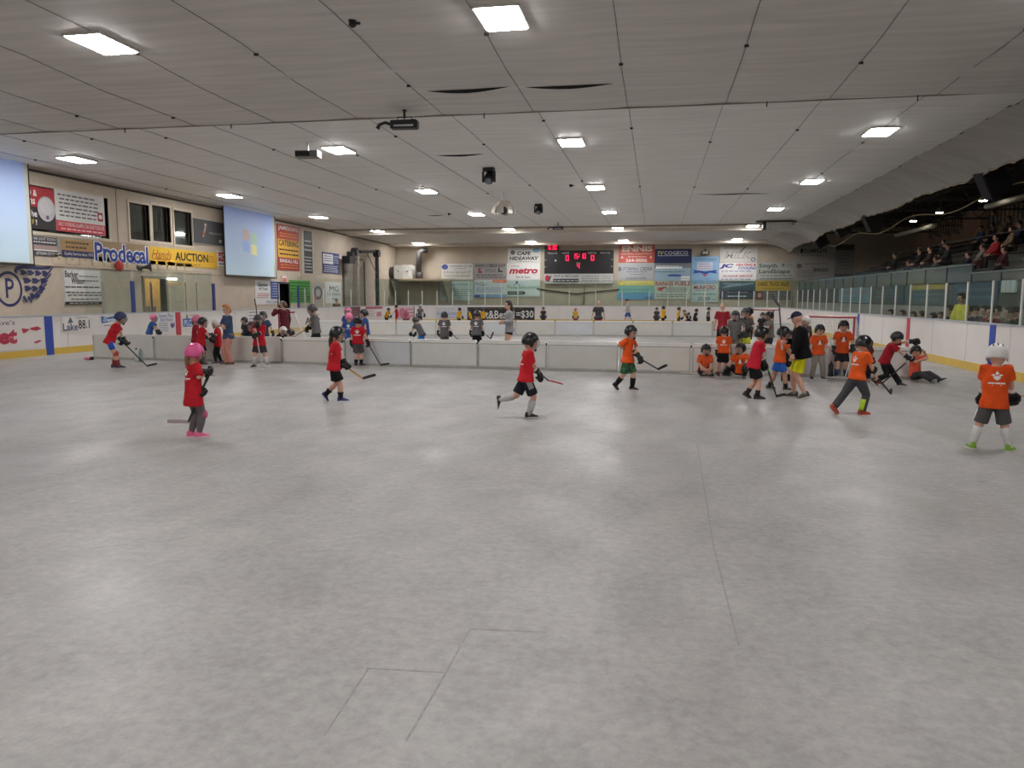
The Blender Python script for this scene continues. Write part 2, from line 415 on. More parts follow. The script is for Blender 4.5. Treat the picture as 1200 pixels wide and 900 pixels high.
def boards(name, u0, u1, label):
    o = struct(mk(name, strip(MB(), u0, u1, 0, BH, 0, -.12), board_m), label)
    mk('kick_strip', strip(MB(), u0, u1, .0, .20, .012, 0), kick_m, o)
    mk('cap_rail', strip(MB(), u0, u1, BH, BH + .035, .02, -.14), rail_m, o)
    return o
bl = boards('wall_boards_left', 0, UA, 'white rink boards along the left side')
bf = boards('wall_boards_far', UA, UD, 'white rink boards around the far end')
br = boards('wall_boards_right', UD, UE, 'white rink boards along the right side')
seam_b = mat((170, 166, 160), .5)
for par, u0, u1 in ((bl, 0, UA), (bf, UA, UD), (br, UD, UE)):
    u = u0 + 1.2
    while u < u1: mk('board_joint', strip(MB(), u - .006, u + .006, .2, BH, .003, 0), seam_b, par); u += 2.44
blue_l = mat((40, 74, 168), .45); red_l = mat((196, 52, 66), .45)
for par, px, wd, m in [(bl, 57, .15, blue_l), (bl, 209, .15, red_l), (bl, 369, .15, blue_l), (br, 1164, .15, blue_l), (br, 1064.5, .14, red_l), (br, 1005.5, .14, blue_l)]:
    u = path_u(px, 385); mk('line_marking', strip(MB(), u - wd, u + wd, 0.0, BH, .016, 0), m, par)

# glass above the boards
pane_m = glass_mat('rink_glass', (.84, .89, .86, 1), .05); side_pane_m = glass_mat('side_rink_glass', (.93, .95, .94, 1), .04); post_m = mat((206, 206, 200), .4, .05)
def glass_run(par, us, ztop, zpost, posts=True, pm=post_m, pw=.035, gm=None):
    for a, b in zip(us, us[1:]): mk('glass_pane', strip(MB(), a + .02, b - .02, BH + .035, ztop, -.055, -.067), gm or pane_m, par)
    if posts:
        for u in us:
            p = path_pt(u, 0, -.03)
            mk('glass_post', strip(MB(), u - pw, u + pw, BH + .03, zpost, -.02, -.05), pm, par)
# right side and far end posts, nearest first
def run(u0, u1, step):
    n = max(1, round((u1 - u0) / step)); return [u0 + (u1 - u0) * k / n for k in range(n + 1)]
glass_run(br, run(UD, UE - 6, 1.50), 2.75, 2.2)
fr = run(UA + 1.0, UB, 1.2)[:-1] + run(UB, UC, 2.0)[:-1] + run(UC, UD, 1.25)
glass_run(bf, fr, 2.95, 2.2)
gp = mat((150, 144, 136), .45)
lu = [path_u(px, 345) for px in (122, 158, 178)]
glass_run(bl, lu, 2.7, 2.25, True, gp, .06, side_pane_m)
lu2 = [path_u(px, 345) for px in (178, 219, 232, 251)]
glass_run(bl, lu2, 2.78, 2.3, True, gp, .03, side_pane_m)
lu3 = [path_u(px, 345) for px in (350, 358, 368, 380, 389, 400, 412)] + [UA + 1.0]
glass_run(bl, lu3[:-1], 2.8, 2.2, gm=side_pane_m)
for px in (157, 251.5, 350.5):
    u = path_u(px, 350); mk('corner_post', strip(MB(), u - .07, u + .07, BH + .03, 2.3, .0, -.07), mat((44, 62, 128), .45), bl)
# penalty box side glass (two cross panes back to the wall)
for px in (158, 219, 251):
    p = path_pt(path_u(px, 345)); mk('glass_pane', MB().box(WL + .02, XL - .13, p.y - .006, p.y + .006, BH, 2.7), side_pane_m, bl)
# ================================================================== CEILING LIGHTS AND DEVICES
lamp_m = mat((253, 251, 252), .5, 0.0, emit=LIGHT_POWER, name='lit_diffuser'); hous_m = mat((205, 203, 198), .5)
LX = [-17.4, -8.95, -2.32, 5.43]; LY = [-5.6, 2.9, 11.6, 21.15, 29.7, 38.3, 47.0, 55.6]  # first two rows are unseen, added to light the near floor
COLN = ['leftmost', 'second', 'third', 'rightmost']
ROWN = ['added unseen behind the viewpoint at the back', 'added unseen above the viewpoint', 'nearest in view', 'second', 'third', 'fourth', 'fifth', 'farthest, against the end wall']
for j, y in enumerate(LY):
    for i, x in enumerate(LX):
        if j < 2 and i in (0,): continue
        zc = ceil_z(x, y)
        o = mk('ceiling_light', MB().box(x - .34, x + .34, y - .49, y + .49, zc - .045, zc + .03), hous_m)
        tag(o, 'square ceiling light, %s column, row %s' % (COLN[i], ROWN[j]), 'ceiling light', 'ceiling lights in rows')
        mk('diffuser', MB().hexa([(x - .29, y - .44, zc - .062), (x + .29, y - .44, zc - .062), (x + .29, y + .44, zc - .062), (x - .29, y + .44, zc - .062)],
                                 [(x - .31, y - .46, zc - .045), (x + .31, y - .46, zc - .045), (x + .31, y + .46, zc - .045), (x - .31, y + .46, zc - .045)]), lamp_m, o)
blk = mat((26, 25, 27), .5, .1); sil = mat((176, 176, 178), .3, .05, metal=.6)
def scanner(P, s, label, ang=0.0):
    z = ceil_z(P.x, P.y); o = empty('scanner_light', (P.x, P.y, z - .55 * s), ang); o.location.z = z - .55 * s; tag(o, label, 'stage light', 'scanner lights under the ceiling')
    L = lambda nm, mb, m: mk(nm, mb, m, o, local=True)
    q = .55 * s
    mb = MB(); mb.box(-.05 * s, .05 * s, -.05 * s, .05 * s, q - .03, q); mb.box(-.03 * s, .03 * s, -.03 * s, .03 * s, .3 * s, q - .02); L('clamp', mb, blk)
    mb = MB(); mb.tube([(-.22 * s, 0, .1 * s), (-.22 * s, 0, .34 * s), (.22 * s, 0, .34 * s), (.22 * s, 0, .1 * s)], .018 * s, 6); L('yoke', mb, blk)
    mb = MB(); prof = [(-.42, .1, .09), (-.4, .13, .12), (.36, .14, .13), (.42, .1, .1)]
    mb.rings([[V((x * s, a * s, .12 * s + b * s)), V((x * s, -a * s, .12 * s + b * s)), V((x * s, -a * s, .12 * s - b * s)), V((x * s, a * s, .12 * s - b * s))] for x, a, b in prof]); L('lamp_body', mb, blk)
    L('side_label', MB().box(-.3 * s, .3 * s, -.147 * s, -.14 * s, .05 * s, .1 * s), mat((190, 190, 190), .5))
    mb = MB(); mb.tube([(-.42 * s, 0, .14 * s), (-.6 * s, 0, .2 * s), (-.78 * s, 0, .14 * s), (-.84 * s, 0, 0.02 * s)], [.05 * s, .045 * s, .05 * s, .07 * s], 8); L('mirror_arm', mb, blk)
    return o
def dev_at(px, py, dz):      # point under the ceiling whose body sits at pixel
    return atz(px, py, ZC - dz)
scanner(dev_at(474, 139, .3), .72, 'large black scanner light hanging by the nearest ceiling step', .05)
scanner(dev_at(654, 268, .3), .7, 'small distant black scanner light near the far ceiling beam')
def moving_head(P, s, label):
    z = ceil_z(P.x, P.y); o = empty('moving_head_light', (P.x, P.y, z - .62 * s)); tag(o, label, 'stage light', 'round stage lights under the ceiling')
    L = lambda nm, mb, m, sm=False: mk(nm, mb, m, o, local=True, smooth=sm)
    L('base', MB().box(-.2 * s, .2 * s, -.15 * s, .15 * s, .5 * s, .62 * s), blk)
    for sx in (-1, 1): L('yoke_arm', MB().box(min(.18 * sx, .24 * sx) * s, max(.18 * sx, .24 * sx) * s, -.06 * s, .06 * s, .12 * s, .5 * s), blk)
    L('head', MB().lathe((0, .1 * s, .3 * s), [(.02, -.2 * s), (.16 * s, -.18 * s), (.19 * s, 0), (.17 * s, .2 * s), (.13 * s, .26 * s), (.02, .27 * s)], 14, (0, -.8, -.6)), blk, True)
    L('lens', MB().lathe((0, -.11 * s, .14 * s), [(.001, 0), (.12 * s, 0), (.11 * s, .02 * s), (.001, .03 * s)], 14, (0, -.8, -.6)), mat((120, 126, 134), .1, .05, spec=.8), True)
    return o
moving_head(dev_at(573, 209, .3), .9, 'black round stage light ahead of the mirrored petal lamp')
moving_head(dev_at(631, 248, .3), .8, 'small black round stage light beyond the mirrored petal lamp')
# petal lamp
P = dev_at(590, 236, .35); z = ceil_z(P.x, P.y)
o = empty('petal_lamp', (P.x, P.y, z - .85)); tag(o, 'mirrored dome lamp of curved petals on a thin rod', 'hanging lamp')
mk('hanging_rod', MB().tube([(0, 0, .5), (0, 0, .85)], .012, 6), sil, o, local=True)
pm = mat((206, 200, 188), .4, .1, 5, metal=.3)
for k in range(8):
    a0 = 2 * math.pi * k / 8; rs = []
    for t in range(7):
        th = .12 + 1.55 * t / 6; wd = .36 * math.sin(min(1, .25 + t / 5) * 1.9) * .62
        ring = []
        for sgn, rr in ((-1, .5), (1, .5), (1, .485), (-1, .485)):
            a = a0 + sgn * wd; ring.append(V((rr * math.sin(th) * math.cos(a), rr * math.sin(th) * math.sin(a), .02 + .5 * math.cos(th) * rr / .5)))
        rs.append(ring)
    mk('petal', MB().rings(rs), pm, o, local=True)
mk('lamp_core', MB().ell((0, 0, .12), .16, 12, 8), blk, o, local=True, smooth=True)
# video projector
P = dev_at(361, 179, .25); z = ceil_z(P.x, P.y); o = empty('video_projector', (P.x, P.y, z - .42), .1); tag(o, 'small grey video projector hung from the ceiling on the left', 'projector')
mk('case', MB().box(-.3, .3, -.17, .17, 0, .17), mat((120, 118, 118), .5), o, local=True)
mk('front_panel', MB().box(-.3, .1, -.18, -.17, .02, .15), blk, o, local=True); mk('end_cover', MB().box(.3, .32, -.17, .17, 0, .17), mat((206, 206, 204), .4), o, local=True)
mk('mount_pole', MB().tube([(0, 0, .17), (0, 0, .42)], .02, 6), sil, o, local=True)
for px, py, lb in [(413, 28, 'tiny black ceiling sensor near the top of the picture'), (526, 252, 'small pale ceiling sensor left of the petal lamp'), (669, 219, 'small dark ceiling sensor right of the petal lamp')]:
    P = dev_at(px, py, .05); z = ceil_z(P.x, P.y); mb = MB(); mb.lathe((P.x, P.y, z - .1), [(.02, 0), (.06, .03), (.05, .09), (.07, .1)], 10); mb.box(P.x - .02, P.x + .12, P.y - .02, P.y + .02, z - .06, z - .03)
    tag(mk('ceiling_sensor', mb, blk), lb, 'sensor')
P = dev_at(903, 262, .1); z = ceil_z(P.x, P.y); o = empty('heater_unit', (P.x, P.y - .3, z - .5)); tag(o, 'white box unit with a dark end at the far ceiling beam', 'ceiling unit')
mk('case', MB().box(-.3, 1.0, -.3, .3, 0, .4), mat((180, 176, 168), .5), o, local=True); mk('dark_end', MB().box(-.45, -.3, -.28, .28, .02, .42), blk, o, local=True)
mk('hanger_rail', MB().box(-.8, 1.3, -.04, .04, .4, .5), mat((100, 92, 80), .6), o, local=True)

# ================================================================== SIGNS
def PL(u, z, off): return V((WL + off, u, z))
def PF(u, z, off): return V((u, WF - off, z))
def PB(u, z, off): return path_pt(u, z, off + .012)
def rect(pl, x0, yt, yb, x1):
    ym = (yt + yb) / 2
    if pl is PL: a = atx(x0, ym, WL); return a.y, atx(x1, ym, WL).y, atx(x0, yb, WL).z, atx(x0, yt, WL).z
    if pl is PF: return aty(x0, ym, WF).x, aty(x1, ym, WF).x, aty(x0, yb, WF).z, aty(x0, yt, WF).z
    u0 = path_u(x0, ym); p = path_pt(u0); return u0, path_u(x1, ym), z_at(p, yb), z_at(p, yt)
def usteps(pl, a, b):
    if pl is not PB: return [a, b]
    r = u_steps(a, b); return r
def slab(mb, pl, a, b, z0, z1, o0, o1):
    rs = [[pl(u, z0, o1), pl(u, z1, o1), pl(u, z1, o0), pl(u, z0, o0)] for u in usteps(pl, a, b)]
    return mb.rings(rs)
def text(parent, pl, s, a, b, z0, z1, off, rgb, shear=0.0, bold=0.0, m=None, space=1.0):
    c = bpy.data.curves.new('t', 'FONT'); c.body = s; c.shear = shear; c.offset = bold; c.resolution_u = 2; c.space_character = space
    t = bpy.data.objects.new('t', c); COL.objects.link(t)
    TEXTS.append((t, parent, pl, (a, b, z0, z1, off), m or mat(rgb, .6, .03)))
def sign(name, label, cat, pl, r, rgb, items, thick=.03, border=None, group=None, body=True):
    u0, u1, z0, z1 = r; W = u1 - u0; H = z1 - z0
    bm = rgb if not isinstance(rgb, tuple) else mat(rgb, .5, .04, 3)
    o = mk(name, slab(MB(), pl, u0, u1, z0, z1, 0.002, thick), bm)
    tag(o, label, cat, group)
    if border:
        mb = MB(); t = .03
        for a, b, c, d in [(u0, u1, z1 - t, z1), (u0, u1, z0, z0 + t), (u0, u0 + t, z0, z1), (u1 - t, u1, z0, z1)]: slab(mb, pl, a, b, c, d, thick, thick + .012)
        mk('sign_frame', mb, mat(border, .5), o)
    X = lambda u: u0 + W * u
    Z = lambda v: z0 + H * v
    off = thick
    for it in items:
        off += .003; k = it[0]
        if k == 't':
            _, s, uc, vc, wf_, hf, col = it[:7]; op = it[7] if len(it) > 7 else {}
            text(o, pl, s, X(uc - wf_ / 2), X(uc + wf_ / 2), Z(vc - hf / 2), Z(vc + hf / 2), off, col, **op)
        elif k == 'r':
            _, a, b, c, d, col = it; mk('colour_field', slab(MB(), pl, X(a), X(c), Z(b), Z(d), off - .003, off), mat(col, .5, .05, 4), o)
        elif k == 'l':
            _, a, b, c, d, n, col = it; mb = MB(); rnd = random.Random(len(label) * 7 + n)
            for q in range(n):
                zz = b + (d - b) * (q + .5) / n; hh = (d - b) / n * .17; x = a + (c - a) * rnd.uniform(0, .06); xe = c - (c - a) * rnd.uniform(0, .15)
                while x < xe:
                    wq = rnd.uniform(.05, .14) * (c - a) + .01; slab(mb, pl, X(x), X(min(x + wq, c)), Z(zz - hh), Z(zz + hh), off - .003, off); x += wq + .02 * (c - a) + .008
            mk('small_print', mb, mat(col, .6, .03), o)['kind'] = 'stuff'
        elif k in ('e', 'p', 'o'):
            if k == 'p': poly = it[1]; col = it[2]
            else: _, uc, vc, ru, rv, col = it[:6]; poly = [(uc + ru * math.cos(2 * math.pi * q / 24), vc + rv * math.sin(2 * math.pi * q / 24)) for q in range(24)]
            if k == 'o':
                f = it[6]; pin = [(uc + (x - uc) * f, vc + (y - vc) * f) for x, y in poly]; n = len(poly)
                mb = MB().add([pl(X(x), Z(y), off) for x, y in poly + pin], [(q, (q + 1) % n, n + (q + 1) % n, n + q) for q in range(n)])
            else: mb = MB().prism(poly, lambda p: pl(X(p[0]), Z(p[1]), off - .003), lambda p: pl(X(p[0]), Z(p[1]), off))
            mk('emblem', mb, mat(col, .5, .04), o)
    return o
W_ = (226, 224, 220); K_ = (34, 32, 34); NV = (40, 52, 104); RD = (186, 44, 52); YL = (226, 176, 52)
B_ = {'bold': .02}
# --- left wall
sign('wall_sign', 'red and black computer shop sign with a grey mouse picture', 'sign', PL, rect(PL, 30, 217, 267, 62.5), (46, 42, 42),
     [('r', 0, .52, 1, 1, (168, 46, 52)), ('t', 'O &', .18, .85, .36, .16, W_, B_), ('t', 'ms', .14, .64, .28, .13, W_, B_), ('t', 'the', .17, .36, .3, .16, W_, B_), ('t', 'W', .12, .16, .14, .13, (220, 200, 60), B_), ('t', '!', .27, .16, .05, .13, W_, B_),
      ('e', .66, .5, .32, .3, (186, 182, 184)), ('e', .66, .56, .25, .2, (200, 196, 198)), ('e', .68, .3, .05, .05, (90, 86, 90))], .06, group='signs on the left wall')
sign('wall_sign', 'white smoke alarm poster with a red band of writing', 'sign', PL, rect(PL, 63, 221, 270, 120.5), (214, 212, 208),
     [('l', .04, .34, .86, .93, 6, (90, 88, 90)), ('r', 0, 0, 1, .26, (196, 56, 66)), ('t', 'ONLY WORKING ALARMS CAN SAVE YOUR LIFE', .5, .18, .94, .1, W_), ('l', .04, .02, .96, .11, 1, (236, 200, 200)), ('r', .84, .36, .95, .58, (170, 40, 48)), ('e', .895, .47, .035, .06, W_)], .06)
sign('wall_sign', 'three stacked black and grey advertising strips beside the big screen', 'sign', PL, rect(PL, 36, 276, 299, 66), (60, 60, 66),
     [('t', 'THE LIGHT TOUCH', .5, .88, .9, .14, W_), ('l', .05, .62, .95, .8, 1, W_), ('r', 0, .34, 1, .56, (166, 140, 134)), ('r', 0, .27, 1, .33, W_), ('t', 'OTTAWA 237-7717', .55, .13, .8, .16, W_)])
sign('wall_sign', 'narrow grey vertical strip sign', 'sign', PL, rect(PL, 67, 278, 300, 70.5), (170, 164, 156), [('l', .2, .05, .8, .95, 8, (80, 78, 80))])
sign('wall_sign', 'tan sign with a navy band at its foot', 'sign', PL, rect(PL, 71, 279.5, 301, 108.5), (168, 132, 84),
     [('l', .12, .45, .9, .95, 2, (72, 52, 34)), ('r', 0, 0, 1, .38, (34, 44, 88)), ('t', 'Quality Service since 1976', .52, .19, .9, .22, W_)])
r = rect(PL, 109, 281, 306, 173)
sign('wall_sign', 'tan sign with big blue outlined lettering', 'sign', PL, r, (160, 134, 100),
     [('t', 'Prodecal', .5, .46, 1.0, .98, (238, 238, 240), {'bold': .075}), ('t', 'Prodecal', .5, .46, .975, .90, (36, 64, 150), {'bold': .025})])
sign('wall_sign', 'yellow sign with black lettering below the office windows', 'sign', PL, rect(PL, 173.5, 288.5, 309.5, 253.5), (232, 186, 50),
     [('t', 'Hands', .17, .6, .27, .5, (176, 66, 48), {'shear': .4}), ('t', 'AUCTION', .6, .58, .5, .5, K_, {'bold': .03}), ('r', .04, .3, .28, .34, (176, 66, 48)), ('l', .33, .08, .72, .22, 1, (150, 110, 50)), ('l', .86, .35, .95, .8, 4, (170, 80, 50))])
sign('wall_sign', 'small white sign cut off by the second screen', 'sign', PL, rect(PL, 254, 293.5, 312, 265), (224, 222, 218), [('r', .05, .34, 1, .9, (170, 44, 52)), ('t', 'HO', .5, .62, .84, .42, W_, B_), ('l', .1, .08, .95, .26, 1, K_)])
sign('wall_sign', 'white professional office sign beside the winged wheel', 'sign', PL, rect(PL, 74, 314, 357, 118), (220, 218, 214),
     [('t', 'Barker', .21, .84, .34, .18, K_, {'bold': .02}), ('t', 'Wilson', .36, .66, .34, .18, K_, {'bold': .02}), ('l', .4, .76, .9, .82, 1, K_), ('l', .52, .64, .96, .7, 1, K_), ('l', .02, .45, .98, .53, 1, K_), ('l', .02, .22, .98, .38, 2, (70, 70, 76)), ('l', .15, .12, .9, .18, 1, K_), ('r', 0, 0, 1, .08, K_), ('l', .1, .02, .9, .06, 1, W_)], border=(190, 188, 184))
# winged wheel painted on the wall
r = rect(PL, -12, 306, 360, 64)
DB = (44, 48, 96); wing = []
items = [('o', .27, .40, .20, .40, DB, .84), ('o', .27, .40, .14, .27, (196, 182, 164), .3), ('t', 'P', .28, .42, .13, .44, DB, {'bold': .01})]
items.append(('p', [(.36, .80), (.40, .92), (.55, .95), (.80, .93), (.97, .97), (.92, .88), (.72, .86), (.5, .87), (.42, .83), (.40, .74)], DB))
for row, (v, ua, ub) in enumerate([(.78, .44, .90), (.60, .48, .88), (.42, .49, .82), (.25, .56, .72)]):
    n = [4, 3, 3, 2][row]
    for k in range(n):
        a = ua + (ub - ua) * k / n; b = ua + (ub - ua) * (k + .86) / n
        w_ = b - a; items.append(('p', [(a, v + .055), (a + .6 * w_, v + .065), (b + .02, v + .0), (a + .6 * w_, v - .06), (a + .05 * w_, v - .055), (a + .22 * w_, v)], DB))
for a, b in [((.97, .92), (.80, .62)), ((.93, .76), (.74, .46)), ((.85, .52), (.62, .24)), ((.77, .34), (.56, .12))]:
    items.append(('p', [a, (a[0] - .012, a[1] + .03), (b[0] - .012, b[1] + .02), b], DB))
items.append(('p', [(.44, .22), (.5, .08), (.52, .2), (.58, .06), (.58, .12), (.53, .26), (.51, .14), (.47, .26)], DB))
sign('wall_emblem', 'dark blue winged wheel emblem with a letter painted on the left wall', 'emblem', PL, r, mat((196, 182, 164), .75, .06, 2.5), items, .004)
# catering and the other signs further along the left wall
sign('wall_sign', 'tall red and yellow catering sign right of the second screen', 'sign', PL, rect(PL, 324.5, 262, 316, 350), (170, 58, 48),
     [('r', .02, .28, .98, .68, (224, 172, 58)), ('t', "JAMESON'S", .5, .92, .9, .12, W_, B_), ('l', .1, .72, .9, .84, 2, (226, 150, 60)), ('t', 'CATERING', .5, .6, .9, .13, K_, B_), ('l', .06, .31, .94, .5, 2, (60, 44, 34)), ('t', 'RANDALL HILL', .5, .21, .84, .08, W_, B_), ('l', .1, .03, .9, .15, 2, (226, 150, 90))])
sign('wall_sign', 'narrow black vertical sign between two pale strips', 'sign', PL, rect(PL, 354, 268.5, 321, 367), (206, 196, 178), [('r', .12, .02, .88, .98, (46, 46, 50)), ('l', .16, .5, .84, .8, 3, (200, 200, 200)), ('l', .16, .06, .84, .42, 5, (200, 200, 200))])
sign('wall_sign', 'blue and white notice board sign near the large side door', 'sign', PL, rect(PL, 377.5, 295, 320, 397), (52, 62, 110), [('r', .03, .46, .62, .92, (220, 220, 222)), ('l', .05, .05, .95, .4, 4, (214, 216, 224)), ('l', .08, .55, .58, .88, 3, (60, 64, 100)), ('l', .66, .5, .95, .9, 4, (200, 206, 224))])
sign('wall_sign', 'white and blue shop sign under the second screen', 'sign', PL, rect(PL, 298.5, 328, 357, 327), (222, 220, 218), [('r', .62, .22, .97, .97, (52, 76, 140)), ('t', 'Games', .3, .82, .4, .16, (40, 56, 70), {'shear': .2, 'bold': .02}), ('t', 'N Toys', .32, .64, .36, .14, (40, 56, 70), {'shear': .2, 'bold': .02}), ('l', .06, .25, .56, .48, 3, (180, 70, 70)), ('l', .66, .28, .94, .92, 6, (190, 200, 226)), ('t', 'PICTURE', .68, .1, .5, .1, (52, 76, 140))])
sign('exit_sign', 'small red and white exit sign over the dark doorway', 'sign', PL, rect(PL, 329, 323, 330.5, 334.5), (232, 218, 212), [('r', .1, .05, .9, .62, (206, 70, 60)), ('t', 'EXIT', .5, .34, .66, .3, W_)], .08)
sign('wall_sign', 'bright green and black sign behind the side glass', 'sign', PL, rect(PL, 339, 328, 355, 363), (78, 160, 66), [('l', .05, .55, .95, .95, 3, (28, 40, 28)), ('r', .04, .06, .96, .5, (52, 96, 50)), ('l', .08, .08, .92, .48, 4, (110, 190, 96))])
sign('wall_sign', 'grey and pink sign left of the white lettered sign', 'sign', PL, rect(PL, 364.5, 331, 355, 379.5), (184, 170, 160), [('e', .5, .5, .34, .34, (92, 96, 104)), ('e', .5, .5, .2, .2, (180, 176, 172)), ('e', .2, .25, .15, .15, (190, 120, 120))])
sign('wall_sign', 'white sign with two large dark letters beside the side door', 'sign', PL, rect(PL, 381, 330, 355.5, 399), (216, 218, 214), [('t', 'MG', .56, .68, .6, .26, (56, 72, 76), {}), ('t', 'CHARTERED', .5, .42, .9, .12, (56, 72, 76)), ('l', .35, .15, .7, .26, 1, (56, 72, 76))])
# picture on the office wall, red bell and horn
sign('picture', 'dark framed photograph on the wall left of the second screen', 'picture', PL, rect(PL, 224.5, 254.5, 285, 261), (72, 70, 72), [('p', [(.3, .3), (.34, .3), (.42, .7), (.38, .72)], (180, 170, 160)), ('e', .4, .78, .04, .06, (190, 176, 160)), ('e', .33, .45, .03, .1, (186, 80, 66)), ('t', 'welcome back', .72, .5, .42, .1, (190, 186, 180)), ('r', .82, .14, .9, .26, (200, 196, 190))], .05, border=(196, 190, 180))
bell = atx(138.5, 311.5, WL + .1); mb = MB(); mb.lathe((WL + .02, bell.y, bell.z), [(.05, 0), (.09, .02), (.09, .08), (.2, .1), (.21, .15), (.17, .2), (.02, .22)], 16, (1, 0, 0))
tag(mk('alarm_bell', mb, mat((176, 44, 40), .35), smooth=True), 'red alarm bell under the big blue lettering', 'bell')
hn = atx(166, 313.5, WL + .15); o = empty('horn_speaker', (WL, hn.y, hn.z)); tag(o, 'dark grey horn over the penalty box door', 'horn')
mk('wall_bracket', MB().box(0, .12, -.08, .08, -.1, .06), mat((90, 88, 86), .5), o, local=True)
mk('horn_bell', MB().lathe((.12, 0, 0), [(.04, 0), (.05, .12), (.09, .25), (.2, .36), (.21, .37), (.18, .36), (.03, .2)], 16, (.75, .55, .1)), mat((66, 66, 68), .4), o, local=True, smooth=True)
mk('driver_can', MB().lathe((.12, 0, 0), [(.02, -.16), (.09, -.15), (.09, .02), (.03, .03)], 12, (.75, .55, .1)), mat((80, 80, 82), .4), o, local=True, smooth=True)
sign('door_sign', 'small pale sign over the penalty box gate', 'sign', PL, rect(PL, 197.5, 330.5, 334.8, 212), (212, 186, 150), [('t', 'PENALTIES', .5, .5, .9, .62, (150, 70, 50))], .05)
fl = atx(202, 327.5, WL + .1); o = mk('strip_light', MB().box(WL + .002, WL + .06, fl.y - .34, fl.y + .34, fl.z - .02, fl.z + .08), hous_m); tag(o, 'short lit strip light over the penalty box gate', 'light')
mk('lit_tube', MB().tube([(WL + .09, fl.y - .3, fl.z + .02), (WL + .09, fl.y + .3, fl.z + .02)], .035, 8), mat((255, 246, 230), .4, emit=12), o)
# ---- projection screens hang a little off the wall
def screen(px, label, lit):
    x0, yt, yb, x1 = px; X = WL + .3
    a = atx(x0, (yt + yb) / 2, X); b = atx(x1, (yt + yb) / 2, X); z0 = atx(x1, yb, X).z; z1 = atx(x1, yt, X).z
    o = mk('projection_screen', MB().box(X - .02, X, a.y, b.y, z0, z1), mat((196, 196, 186), .6, .02)); tag(o, label, 'screen', 'projection screens')
    mb = MB(); k = .04
    mb.box(X - .03, X + .01, a.y - k, b.y + k, z1, z1 + .1); mb.box(X - .03, X + .02, a.y - k, b.y + k, z0 - .07, z0); mb.box(X - .03, X + .01, a.y - k, a.y, z0, z1); mb.box(X - .03, X + .01, b.y, b.y + k, z0, z1)
    mk('screen_frame', mb, mat((36, 34, 36), .5), o)
    m = bpy.data.materials.new('projected_image'); m.use_nodes = True; nt = m.node_tree; bs = nt.nodes['Principled BSDF']
    tc = nt.nodes.new('ShaderNodeTexCoord'); sp = nt.nodes.new('ShaderNodeSeparateXYZ'); nt.links.new(tc.outputs['Generated'], sp.inputs[0])
    nz = nt.nodes.new('ShaderNodeTexNoise'); nz.inputs['Scale'].default_value = 1.3; nt.links.new(tc.outputs['Generated'], nz.inputs['Vector'])
    rp = nt.nodes.new('ShaderNodeValToRGB'); e = rp.color_ramp.elements; e[0].position = .05; e[0].color = lin((186, 208, 220)); e[1].position = .95; e[1].color = lin((146, 164, 216))
    ad = nt.nodes.new('ShaderNodeMath'); ad.operation = 'MULTIPLY_ADD'; ad.inputs[1].default_value = .35; nt.links.new(nz.outputs['Fac'], ad.inputs[0]); sb = nt.nodes.new('ShaderNodeMath'); sb.operation = 'SUBTRACT'; sb.inputs[1].default_value = .17
    nt.links.new(sp.outputs[2], sb.inputs[0]); nt.links.new(sb.outputs[0], ad.inputs[2]); nt.links.new(ad.outputs[0], rp.inputs[0])
    nt.links.new(rp.outputs[0], bs.inputs['Base Color']); nt.links.new(rp.outputs[0], bs.inputs['Emission Color']); bs.inputs['Emission Strength'].default_value = lit
    W = b.y - a.y; Hh = z1 - z0
    mk('projected_picture', MB().box(X, X + .004, a.y + .02, b.y - .05 * W, z0 + .03, z1 - .04), m, o)
    return o, a.y, W, z0, Hh, X
screen((-70, 176, 309, 35), 'large lit projection screen cut off by the left picture edge', .16)
o, ya, W, z0, Hh, X = screen((263.5, 251, 325, 322.5), 'lit projection screen showing a four colour window emblem', .16)
cw = [((196, 176, 168), 0, 1), ((176, 204, 176), 1, 1), ((156, 178, 224), 0, 0), ((222, 218, 160), 1, 0)]
for rgb, i, j in cw:
    cy = ya + W * (.47 + .075 * (i - .5) * 2); cz = z0 + Hh * (.5 + .085 * (j - .5) * 2) - (.02 if i else -.02) * Hh
    q = [(cy - .055 * W, cz - .07 * Hh), (cy + .055 * W, cz - .085 * Hh), (cy + .06 * W, cz + .06 * Hh), (cy, cz + .085 * Hh), (cy - .055 * W, cz + .075 * Hh)]
    mk('projected_emblem', MB().prism(q, lambda p: V((X + .004, p[0], p[1])), lambda p: V((X + .006, p[0], p[1]))), mat(rgb, .6, .05, emit=.16), o)

# --- far wall signs
G = 'sponsor signs on the far wall'
LG = (190, 194, 192)
sg = lambda lb, px, rgb, items, **k: sign('sponsor_sign', lb, 'sign', PF, rect(PF, *px), rgb, items, .05, group=G, **k)
sg('white sponsor sign with a blue emblem above the pale blue sign', (517, 308.5, 328, 555), (206, 204, 198), [('e', .12, .78, .1, .16, (70, 84, 150)), ('r', .05, .64, .2, .7, (70, 84, 150)), ('t', 'KIWANIS CLUB', .62, .82, .66, .11, (80, 84, 90)), ('l', .4, .62, .85, .72, 1, (120, 120, 124)), ('t', 'A Proud Sponsor Of', .5, .45, .86, .16, (120, 116, 112), {'shear': .3}), ('t', 'Community Events', .5, .23, .8, .16, (120, 116, 112), {'shear': .3}), ('l', .1, .03, .5, .1, 1, (120, 120, 120))], border=(150, 146, 136))
sg('pale blue green sign below the white emblem sign', (516, 329.5, 352, 554.5), (190, 206, 200), [('p', [(.04, .72), (.2, .72), (.2, .95)], (60, 130, 116)), ('l', .25, .78, .92, .88, 1, (90, 150, 150)), ('l', .04, .2, .96, .62, 4, (130, 160, 156))])
